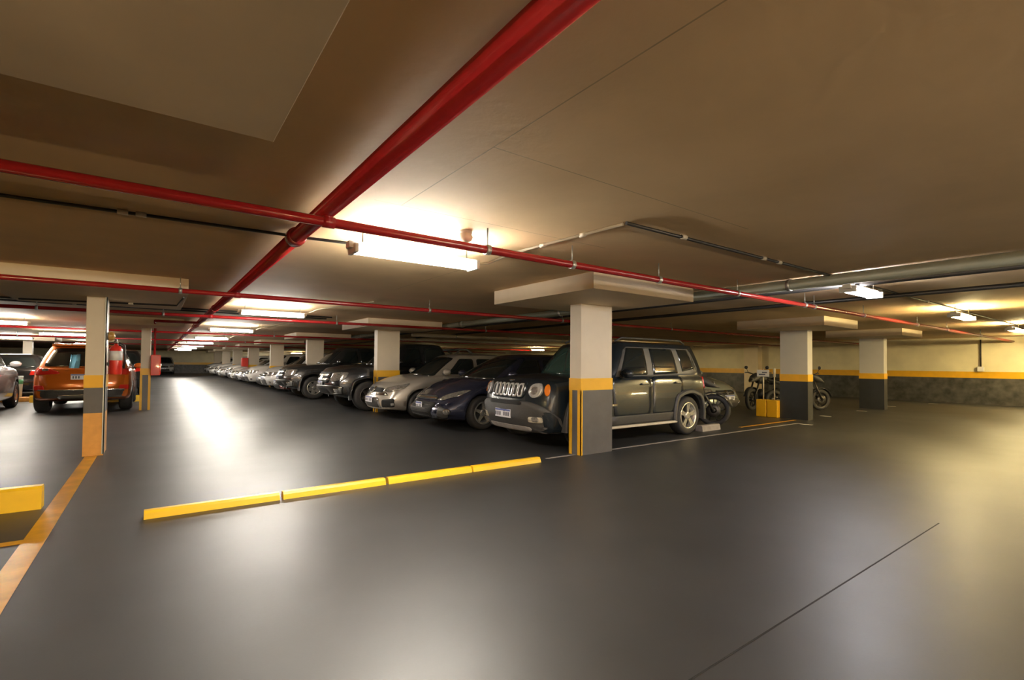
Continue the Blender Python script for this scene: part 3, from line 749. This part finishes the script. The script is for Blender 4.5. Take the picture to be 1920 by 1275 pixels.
# --- pickups
def pickup(label, pos, pm, rim, wheelm=None, bar=False, chromeg=True, name='pickup_truck'):
    g = dict(fb=1.22, ft=1.92, rt=3.15, rb=3.42, zb=1.16, zr=1.74, wb=.88, wt=.68, bow=.2, crown=.06)
    S = dict(L=5.25, W=1.86, R=.385, fo=.92, wb=3.1, gc=.28, tw=.26, rr=.60, rim=rim, gh=g, gap=.07, cat='pickup truck',
             top=[(0, .98), (.10, 1.06), (.5, 1.12), (1.2, 1.17), (1.7, 1.17), (3.5, 1.17), (3.7, 1.14), (5.25, 1.14)], crown=[(0, .05), (.8, .06), (1.3, .02), (3.6, .0), (5.25, .0)],
             pf=(.8, .10), slf=.10, bow=.24, slz=.5, lip=.12, slr=.02, pr=(.3, .04),
             sidewin=sw(g, [(1.80, 2.42, 2.05, 2.40, 0, 0), (2.52, 3.25, 2.52, 3.08, 0, .02)], .1, .86), mirror=(1.7, 1.22),
             doors=[[(1.62, .5), (2.42, .5), (2.46, 1.16), (1.56, 1.14)], [(2.50, .5), (3.3, .5), (3.4, .8), (3.40, 1.16), (2.52, 1.16)]], handles=[(2.2, 1.02), (3.1, 1.03)],
             bot=[(0, .42), (.4, .32), (.8, .28), (4.6, .3), (5.25, .45)])
    car = build_car(name, label, S, pos, 0, pm)
    fp(car, 'grille', [(-.44, .72), (.44, .72), (.50, 1.0), (-.50, 1.0)], M['dark'], .02, 44, 1)
    for k in range(2): fp(car, 'grille_bar', [(-.46, .79 + k * .11), (.46, .79 + k * .11), (.47, .84 + k * .11), (-.47, .84 + k * .11)], M['chrome'], .034, 44, 0)
    fp(car, 'grille_badge', [(-.10, .82), (.10, .82), (.10, .91), (-.10, .91)], M['chrome'], .045, 24, 2)
    corner(car, 'headlight', [(.06, -.52, .76), (.16, -.66, .76), (.36, -.86, .82), (.40, -.87, 1.0), (.18, -.72, 1.0), (.08, -.53, .98)], (.82, .57, -.08), M['lens'], .016, 44, 1)
    fp(car, 'front_bumper', [(-.86, .42), (.86, .42), (.87, .66), (-.87, .66)], M['trim'] if not chromeg else M['alloydark'], .05, 52, 1)
    fp(car, 'lower_intake', [(-.5, .45), (.5, .45), (.45, .6), (-.45, .6)], M['dark'], .058, 40, 1)
    corner(car, 'fog_light', [(.16, -.66, .50), (.24, -.76, .50), (.24, -.77, .58), (.16, -.66, .58)], (.84, .55, 0), M['chrome'], .06, 20, 1)
    corner(car, 'bumper_trim', [(.14, -.58, .44), (.30, -.82, .46), (.32, -.84, .64), (.28, -.80, .64), (.24, -.76, .48), (.14, -.58, .47)], (.84, .55, 0), M['chrome'], .062, 30, 0)
    plate(car, 0, .70)
    car.root.children[-1]
    flare(car, .455, .515, .02, M['trim'] if not chromeg else pm)
    for sd in (-1, 1):
        obj('running_board', B(1.45, 3.4, sd * .93 - .06, sd * .93 + .06, .34, .38, bev=.012), M['alloydark'], car.root)
    bmb = B(3.62, 5.1, -.74, .74, 1.13, 1.165); obj('bed_cover', bmb, M['trim'], car.root)
    obj('tail_gate', patch(car, [(5.25, -.7, .62), (5.25, .7, .62), (5.25, .7, 1.1), (5.25, -.7, 1.1)], (-1, 0, 0), .012, 44, 1, 4), pm, car.root)
    rp(car, 'taillight', [(.74, .72), (.86, .72), (.86, 1.08), (.74, 1.08)], M['redlens'], .016, 28, 1, both=True)
    if bar:
        for sd in (-1, 1):
            obj('roll_bar', T([(3.55, sd * .62, 1.15), (3.62, sd * .62, 1.5), (3.78, sd * .60, 1.66), (4.0, sd * .60, 1.66), (4.35, sd * .66, 1.45), (4.6, sd * .70, 1.17)], .034, 10), M['trim'], car.root)
        obj('roll_bar_brace', T([(3.78, -.6, 1.66), (3.78, .6, 1.66)], .034, 10), M['trim'], car.root)
    return car
pickup('black pickup truck with a roll bar parked past the silver hatchback', (3.55, 13.3, 0), paint('black_paint', (.020, .021, .024), .22, .2, 1.), (6, 'alloy', M['alloydark']), bar=True)
pickup('dark pickup truck with bright pale wheel parked before an empty bay', (3.42, 18.15, 0), paint('charcoal_paint', (.035, .034, .034), .25, .3, 1.), (6, 'wide', M['alloy']))

# --- generic cars further away
def sedan(label, pos, rz, pm, name='sedan', suv=False, L=4.3, W=1.76, detail=1, wsm=None, rear=False):
    if suv:
        g = dict(fb=1.05, ft=1.75, rt=L - .62, rb=L - .16, zb=1.03, zr=1.60, wb=.84, wt=.64, bow=.22, crown=.06)
        S = dict(L=L, W=W, R=.35, fo=.88, wb=L * .612, gc=.22, gh=g, gap=.05, rim=(5, 'alloy', M['alloy']), wsm=wsm or M['glass'],
                 top=[(0, .82), (.12, .92), (.5, 1.0), (1.1, 1.05), (1.6, 1.06), (L - .4, 1.08), (L, 1.02)], crown=[(0, .05), (.8, .06), (1.3, .02), (L, 0)],
                 pf=(.9, .12), slf=.12, bow=.24, slz=.45, slr=.1,
                 sidewin=sw(g, [(1.65, 2.35, 1.90, 2.36, 0, 0), (2.46, L - 1.0, 2.46, L - 1.12, 0, .04), (L - .92, L - .5, L - 1.02, L - .78, .04, .1)], .12, .86))
        hz, gz, bz = (.66, .82), (.64, .80), (.30, .52)
    else:
        g = dict(fb=.98, ft=1.85, rt=L - 1.25, rb=L - .45, zb=.93, zr=1.40, wb=.80, wt=.60, bow=.24, crown=.055)
        S = dict(L=L, W=W, R=.315, fo=.86, wb=L * .61, gc=.17, gh=g, gap=.045, rim=(5, 'alloy', M['alloy']), wsm=wsm or M['glass'],
                 top=[(0, .66), (.12, .74), (.45, .83), (1.0, .92), (1.5, .95), (L - .7, .99), (L - .2, .97), (L, .90)], crown=[(0, .05), (.8, .06), (1.3, .0), (L, .02)],
                 pf=(1.0, .14), slf=.14, bow=.28, slz=.4,
                 sidewin=sw(g, [(1.55, 2.28, 1.95, 2.30, 0, 0), (2.38, L - 1.0, 2.40, L - 1.25, 0, .06)], .12, .86))
        hz, gz, bz = (.56, .70), (.55, .66), (.24, .46)
    car = build_car(name, label, S, pos, rz, pm, detail=detail)
    fp(car, 'grille', [(-.40, gz[0]), (.40, gz[0]), (.36, gz[1]), (-.36, gz[1])], M['dark'], .014, 36, 1)
    fp(car, 'grille_bar', [(-.42, (gz[0] + gz[1]) / 2 - .015), (.42, (gz[0] + gz[1]) / 2 - .015), (.41, (gz[0] + gz[1]) / 2 + .015), (-.41, (gz[0] + gz[1]) / 2 + .015)], M['chrome'], .026, 36, 0)
    corner(car, 'headlight', [(.10, -.46, hz[0]), (.2, -.64, hz[0]), (.42, -.80, hz[0] + .05), (.48, -.81, hz[1]), (.14, -.48, hz[1])], (.8, .6, -.1), M['lens'], .016, 36, 1)
    fp(car, 'lower_intake', [(-.5, bz[0]), (.5, bz[0]), (.46, bz[1]), (-.46, bz[1])], M['trim'], .014, 40, 1)
    corner(car, 'fog_light', [(.18, -.62, bz[0] + .06), (.24, -.72, bz[0] + .06), (.24, -.72, bz[0] + .14), (.18, -.62, bz[0] + .14)], (.84, .55, 0), M['chrome'], .02, 20, 1)
    plate(car, 0, (bz[1] + gz[0]) / 2 - .02)
    rp(car, 'taillight', [(.56, S['top'][-1][1] - .16), (.80, S['top'][-1][1] - .14), (.80, S['top'][-1][1] - .01), (.60, S['top'][-1][1] - .02)], M['redlens'], .014, 28, 1, both=True)
    if rear: plate(car, 0, .72 if suv else .6, 'rear')
    return car
P_white = paint('white_paint', (.62, .60, .56), .3, .0, .8)
P_lsilver = paint('light_silver_paint', (.55, .54, .52), .3, .3, .8)
P_greyg = paint('grey_green_paint', (.32, .34, .29), .32, .3, .8)
P_dgrey = paint('dark_grey_paint', (.06, .06, .06), .3, .3, .8)
P_redd = paint('dark_red_paint', (.20, .035, .025), .3, .2, .8)
P_black = paint('gloss_black_paint', (.012, .012, .013), .25, .2, 1.)
# grey sedan in the second row, nose towards the camera
car = sedan('grey-green sedan facing the camera behind the rear of the boxy off-roader', (11.0, 6.38, 0), PI / 2, P_greyg, L=4.4)
car.root.location = (11.05, 6.38, 0)
fp(car, 'round_badge', [(.05 * math.cos(a), .61 + .05 * math.sin(a)) for a in [2 * PI * k / 16 for k in range(16)]], M['chrome'], .04, 20, 0)
# far right row
far = [(20.5, P_redd, False, 'dark red hatchback whose windscreen shows past the bright-wheeled pickup'),
       (22.9, P_lsilver, True, 'pale silver car just before the third right column'),
       (25.0, P_white, False, 'white car tight against the third right column'),
       (27.6, P_white, True, 'white car just past the third right column'),
       (29.9, P_dgrey, False, 'dark grey car before the fourth right column'),
       (32.2, P_lsilver, False, 'silver car tight against the fourth right column'),
       (34.8, P_white, False, 'white sedan just past the fourth right column'),
       (37.1, P_white, True, 'white car before the fifth right column'),
       (41.9, P_lsilver, False, 'silver sedan past the fifth right column'),
       (44.3, P_white, True, 'pale car before the sixth right column'),
       (49.2, P_white, False, 'white sedan past the sixth right column'),
       (52.5, P_white, True, 'white car farthest down the right row')]
for y, p, suv, lb in far: sedan(lb, (3.75 + random.uniform(-.1, .15), y, 0), 0, p, name='parked_car', suv=suv, detail=1)
sedan('silver car at the far end of the aisle under the end wall', (.6, 55.5, 0), PI / 2, P_lsilver, name='parked_car', suv=True, detail=0)
sedan('dark car left of the silver one at the far end of the aisle', (-2.6, 55.5, 0), PI / 2, P_dgrey, name='parked_car', detail=0)

# --- orange sport utility seen from behind
P_or = paint('metallic_orange_paint', (.62, .145, .012), .28, .3, 1.)
g = dict(fb=1.1, ft=1.85, rt=3.85, rb=4.25, zb=1.0, zr=1.60, wb=.86, wt=.64, bow=.22, crown=.06)
S = dict(L=4.45, W=1.84, R=.355, fo=.9, wb=2.68, gc=.26, tw=.25, gh=g, gap=.06, rim=(5, 'alloy', M['alloydark']), rw=(.16, .90),
         top=[(0, .85), (.12, .94), (.5, 1.0), (1.1, 1.05), (1.6, 1.06), (4.1, 1.10), (4.45, 1.06)], crown=[(0, .05), (.8, .06), (1.3, .02), (4.45, .0)],
         pf=(.9, .12), pr=(.7, .08), bow=.24, slr=.10, bowr=.20,
         sidewin=sw(g, [(1.7, 2.4, 2.0, 2.42, 0, 0), (2.5, 3.3, 2.5, 3.2, 0, .04), (3.4, 3.85, 3.3, 3.65, .04, .1)], .12, .86))
car = build_car('crossover', 'orange crossover seen from behind, partly hidden by the orange-footed column', S, (-1.375, 19.7, 0), -PI / 2, P_or, detail=1)
rp(car, 'tail_gate', [(-.74, .58), (.74, .58), (.78, .90), (.70, 1.06), (-.70, 1.06), (-.78, .90)], P_or, .014, 52, 1)
for o in rp(car, 'taillight', [(.40, .93), (.84, .90), (.88, .98), (.82, 1.08), (.60, 1.05), (.42, .98)], M['redlens'], .026, 40, 1, both=True): pass
rp(car, 'lamp_lens', [(.60, 1.0), (.72, .99), (.72, 1.05), (.62, 1.05)], M['lens'], .034, 24, 1, both=True)
rp(car, 'rear_bumper', [(-.88, .36), (.88, .36), (.90, .56), (-.90, .56)], M['trim'], .04, 52, 1)
rp(car, 'chrome_strip', [(-.78, .545), (.78, .545), (.80, .57), (-.80, .57)], M['chrome'], .05, 52, 0)
rp(car, 'reflector', [(.66, .56), (.86, .55), (.86, .66), (.68, .66)], M['redlens'], .03, 28, 1, both=True)
rp(car, 'skid_plate', [(-.42, .34), (.42, .34), (.46, .44), (-.46, .44)], M['chrome'], .055, 40, 1)
plate(car, -.03, .86, 'rear', hw=.18)
obj('roof_spoiler', B(3.72, 4.02, -.60, .60, 1.585, 1.63, bev=.015), P_or, car.root)
rp(car, 'window_sticker', [(-.26, 1.24), (-.08, 1.24), (-.08, 1.42), (-.26, 1.42)], M['mint'], .012, 24, 0)
for sd in (-1, 1): obj('roof_rail', T([(1.9, sd * .60, 1.62), (2.05, sd * .61, 1.67), (3.5, sd * .60, 1.67), (3.65, sd * .59, 1.62)], .017, 8), M['alloy'], car.root)

# --- silver SUV cut by the left edge, and dark cars around
P_lsu = paint('silver_suv_paint', (.50, .49, .48), .25, .5, .9)
car = sedan('silver sport utility cut off by the left edge of the photo', (-3.85, 19.0, 0), -PI / 2, P_lsu, name='sport_utility', suv=True, L=4.5, W=1.84, rear=True)
rp(car, 'rear_bumper', [(-.88, .36), (.88, .36), (.90, .60), (-.90, .60)], M['lsu'] if 'lsu' in M else M['alloy'], .03, 44, 1)
sedan('black car ahead of the orange crossover, seen between two slim columns', (-1.15, 26.2, 0), -PI / 2, P_black, name='parked_car', suv=True, L=4.4)
sedan('black car parked beyond the white bucket far left', (-3.9, 26.5, 0), -PI / 2, P_black, name='parked_car', L=4.3)
sedan('dark grey car deep in the left bays behind the silver sport utility', (-6.4, 25.5, 0), -PI / 2, P_dgrey, name='parked_car', L=4.3, suv=True)

# ------------------------------------------------------------------ motorcycles
def motorcycle(label, pos, rz, R=.32, body=None, low=False):
    """nose towards +x, origin under the front axle"""
    r = empty('motorcycle', pos, rz); tag(r, label, 'motorcycle'); bk = body or M['trim']
    wb = 1.42
    for x, rr, tw in ((0, R, .10), (-wb, R * .97, .14)):
        bm = bmesh.new()
        lathe(bm, [(-tw * .42, rr - .085), (-tw * .5, rr - .05), (-tw * .36, rr - .012), (0, rr), (tw * .36, rr - .012), (tw * .5, rr - .05), (tw * .42, rr - .085)], (0, 0, 0), (0, 1, 0), 40)
        o = obj('wheel', bm, M['rubber'], r, smooth=True, loc=(x, 0, rr))
        bm = bmesh.new()
        lathe(bm, [(-tw * .42, rr - .082), (-tw * .36, rr - .105), (tw * .36, rr - .105), (tw * .42, rr - .082)], (0, 0, 0), (0, 1, 0), 40)
        lathe(bm, [(-.06, 0), (-.06, .045), (.06, .045), (.06, 0)], (0, 0, 0), (0, 1, 0), 16)
        for k in range(9):
            a = 2 * PI * k / 9; tube(bm, [(.04 * math.cos(a), 0, .04 * math.sin(a)), ((rr - .1) * math.cos(a + .15), 0, (rr - .1) * math.sin(a + .15))], .011, 6)
        obj('rim', bm, M['alloydark'], o)
        obj('brake_disc', lathe(bmesh.new(), [(-.062, .06), (-.062, .14), (-.056, .14), (-.056, .06)], (0, 0, 0), (0, 1, 0), 24), M['alloydark'], o)
    for sd in (-1, 1):
        obj('fork_leg', T([(0, sd * .085, R), (-.26, sd * .085, .84)], .024, 10), M['alloydark'], r)
    bm = bmesh.new()
    for i in range(13):
        a = math.radians(10 + 130 * i / 12)
    rings = [[bm.verts.new(((R + .03 + .02 * (1 - abs(k) / 2)) * math.cos(math.radians(15 + 120 * i / 12)), k * .035, R + (R + .03 + .02 * (1 - abs(k) / 2)) * math.sin(math.radians(15 + 120 * i / 12)))) for k in (-2, -1, 0, 1, 2)] for i in range(13)]
    for a, b in zip(rings, rings[1:]):
        for j in range(4): bm.faces.new((a[j], a[j + 1], b[j + 1], b[j]))
    o = obj('front_fender', bm, bk, r, smooth=True); o.modifiers.new('s', 'SOLIDIFY').thickness = .006
    # tank, seat, tail, engine, nose
    def blob(name, pts, m, seg=14):
        bm = bmesh.new(); rg = []
        for x, z, ry, rz_ in pts:
            rg.append([bm.verts.new((x, ry * math.cos(2 * PI * j / seg), z + rz_ * math.sin(2 * PI * j / seg))) for j in range(seg)])
        for a, b in zip(rg, rg[1:]):
            for j in range(seg): bm.faces.new((a[j], a[(j + 1) % seg], b[(j + 1) % seg], b[j]))
        bm.faces.new(rg[0]); bm.faces.new(rg[-1][::-1])
        return obj(name, bm, m, r, smooth=True)
    blob('fuel_tank', [(-.28, .84, .05, .06), (-.36, .86, .13, .12), (-.52, .87, .16, .14), (-.70, .82, .12, .10), (-.78, .79, .06, .05)], bk)
    blob('seat', [(-.74, .79, .06, .03), (-.82, .79, .12, .045), (-1.05, .80, .14, .05), (-1.25, .85, .12, .05), (-1.45, .88, .08, .035)], M['rubber'])
    blob('tail_section', [(-1.1, .74, .08, .05), (-1.35, .80, .09, .05), (-1.6, .86, .05, .03)], bk)
    blob('engine', [(-.40, .45, .10, .10), (-.5, .42, .17, .17), (-.75, .40, .18, .17), (-.92, .42, .10, .1)], M['alloydark'])
    blob('front_cowl', [(.12, .80, .02, .015), (.02, .84, .08, .05), (-.12, .90, .13, .10), (-.26, .95, .14, .10), (-.32, .98, .10, .05)], bk)
    obj('headlight', lathe(bmesh.new(), [(.0, .07), (.02, .06), (.03, 0)], (.01, 0, .86), (1, 0, .15), 18), M['lens'], r)
    dz = -.14 if low else 0.
    obj('handlebar', T([(-.36, -.38, 1.05 + dz), (-.30, -.28, 1.06 + dz), (-.27, -.06, 1.0 + dz), (-.27, .06, 1.0 + dz), (-.30, .28, 1.06 + dz), (-.36, .38, 1.05 + dz)], .016, 8), M['alloydark'], r)
    for sd in (() if low else (-1, 1)):
        obj('mirror', lathe(bmesh.new(), [(-.01, 0), (-.01, .05), (.01, .045), (.01, 0)], (-.26, sd * .30, 1.2), (1, 0, 0), 16), M['trim'], r)
        obj('mirror_stem', T([(-.28, sd * .24, 1.05), (-.26, sd * .30, 1.2)], .007, 6), M['trim'], r)
    obj('swing_arm', B(-wb, -.8, -.10, -.06, R - .03, R + .03, bev=.01), M['alloydark'], r)
    obj('exhaust', T([(-.5, -.15, .25), (-.9, -.17, .28), (-1.4, -.18, .42)], [.025, .035, .05], 12), M['steel'], r)
    obj('side_stand', T([(-.8, .1, .3), (-.75, .22, .01)], .012, 8), M['alloydark'], r)
    return r
motorcycle('black motorcycle with its front wheel poking out behind the boxy off-roader', (9.32, 5.72, 0), -PI / 3, R=.33, low=True)
motorcycle('black motorcycle parked behind the two yellow posts', (13.55, 7.15, 0), PI, R=.31)
motorcycle('dark motorcycle in shadow right of the grey column', (15.3, 6.1, 0), -.5, R=.3)

# ------------------------------------------------------------------ small things
def post_block(x, y, label, sign):
    r = empty('weighted_post', (x, y, 0)); tag(r, label, 'sign post', 'yellow weighted posts')
    obj('weight_block', B(-.125, .125, -.125, .125, 0, .42, bev=.015), M['yellow'], r)
    obj('pole', T([(0, 0, .42), (.0, 0, 1.18)], .014, 10), M['conduit'], r)
    if sign:
        b = obj('sign_board', B(-.012, .0, -.15, .15, .98, 1.15, bev=.004), M['white'], r, loc=(-.015, 0, 0))
        bm = bmesh.new(); box(bm, -.0145, -.0125, -.10, .02, 1.07, 1.10); box(bm, -.0145, -.0125, -.06, .10, 1.02, 1.05)
        obj('sign_marks', bm, M['platemark'], b, loc=(0, 0, 0))
    else:
        obj('pole_sleeve', T([(0, 0, .98), (0, 0, 1.19)], .03, 10), M['conduit'], r)
    return r
post_block(12.2, 6.14, 'yellow block carrying a pole with a white sign board', True)
post_block(12.2, 5.875, 'yellow block carrying a bare pole next to the grey column', False)

def extinguisher(x, y, z, label, r=.07, h=.40, mount=None):
    o = empty('fire_extinguisher', (x, y, z)); tag(o, label, 'fire extinguisher', 'fire extinguishers on the slim column')
    obj('cylinder', lathe(bmesh.new(), [(0, 0), (0, r * .9), (.02, r), (h - .06, r), (h - .02, r * .75), (h, r * .3), (h + .02, r * .3), (h + .02, 0)], (0, 0, 0), (0, 0, 1), 24), M['redbox'], o)
    bm = bmesh.new(); lathe(bm, [(h * .48, r + .001), (h * .48, r + .002), (h * .8, r + .002), (h * .8, r + .001)], (0, 0, 0), (0, 0, 1), 24); obj('paper_label', bm, M['label'], o)
    bm = B(-.02, .02, -.09, .04, h + .02, h + .045, bev=.005); box(bm, -.012, .012, -.10, .05, h + .06, h + .075); obj('handle', bm, M['black'], o)
    obj('hose', T([(.03, 0, h + .03), (r + .02, .02, h), (r + .03, .02, h * .5), (r + .015, .02, h * .2)], .011, 8), M['black'], o)
    obj('wall_bracket', B(-r - .03, -r + .01, -.03, .03, h * .3, h * .4), M['black'], o)
    return o
extinguisher(-.437, 8.55, 1.06, 'big red extinguisher hung on the aisle side of the orange-footed column', r=.072, h=.40)
extinguisher(-.445, 8.76, 1.08, 'second red extinguisher, behind the big one on the orange-footed column', r=.065, h=.36)
b = empty('alarm_bell', (-.54, 8.6, 1.58)); tag(b, 'amber round alarm bell above the extinguishers', 'alarm bell')
obj('bell_dome', lathe(bmesh.new(), [(0, .06), (.03, .062), (.06, .045), (.075, 0)], (.02, 0, 0), (1, 0, 0), 24), M['brass'], b)
obj('bell_base', B(0, .025, -.05, .05, -.05, .05, bev=.005), M['trim'], b)
c = empty('hose_cabinet', (-.10, 15.62, .88)); tag(c, 'red fire hose cabinet on the aisle side of the second slim column', 'hose cabinet')
obj('cabinet_body', B(0.005, .20, -.26, .26, 0, .52, bev=.01), M['redbox'], c)
dr = obj('cabinet_door', B(.20, .212, -.24, .24, .02, .50, bev=.004), M['redbox'], c)
obj('door_glass', B(.212, .215, -.15, .15, .12, .38), M['glass'], dr)
obj('door_latch', B(.212, .228, .18, .21, .22, .30), M['chrome'], dr)
c = empty('hose_cabinet', (4.36, 33.42, .95)); tag(c, 'small distant red hose box on the fourth right column', 'hose cabinet')
obj('cabinet_body', B(-.16, .16, -.26, .26, 0, .52, bev=.01), M['redbox'], c)
obj('cabinet_door', B(-.172, -.16, -.23, .23, .03, .49, bev=.004), M['redbox'], c)
k = empty('bucket', (-3.33, 20.6, .12)); tag(k, 'white bucket with green label standing between the silver and orange cars', 'bucket')
obj('bucket_body', lathe(bmesh.new(), [(0, 0), (0, .10), (.60, .125), (.62, .135), (.64, .125), (.62, 0)], (0, 0, 0), (0, 0, 1), 24), M['bucket'], k)
obj('bucket_label', lathe(bmesh.new(), [(.40, .118), (.40, .121), (.54, .126), (.54, .123)], (0, 0, 0), (0, 0, 1), 24), M['green'], k)
tag(obj('plinth', B(-3.65, -2.85, 20.3, 20.9, 0, .12, bev=.01), M['orange_base']), 'low orange plinth under the white bucket', 'plinth')

# ------------------------------------------------------------------ camera
cam = bpy.data.cameras.new('camera'); co = bpy.data.objects.new('camera', cam); C.objects.link(co)
cam.sensor_fit = 'HORIZONTAL'; cam.sensor_width = 36.; cam.lens = 917.1 / 1920 * 36
cam.shift_y = (661.5 - 637.5) / 1920
cam.clip_start = .05; cam.clip_end = 300
ya, pi_, ro = [math.radians(v) for v in (36.08, 1.28, .470)]
f = Vector((math.sin(ya) * math.cos(pi_), math.cos(ya) * math.cos(pi_), math.sin(pi_)))
r0 = Vector((math.cos(ya), -math.sin(ya), 0)); u0 = r0.cross(f)
rr = r0 * math.cos(ro) + u0 * math.sin(ro); uu = -r0 * math.sin(ro) + u0 * math.cos(ro)
co.matrix_world = Matrix(((rr.x, uu.x, -f.x, 0), (rr.y, uu.y, -f.y, 0), (rr.z, uu.z, -f.z, 1.25), (0, 0, 0, 1)))
sc.camera = co
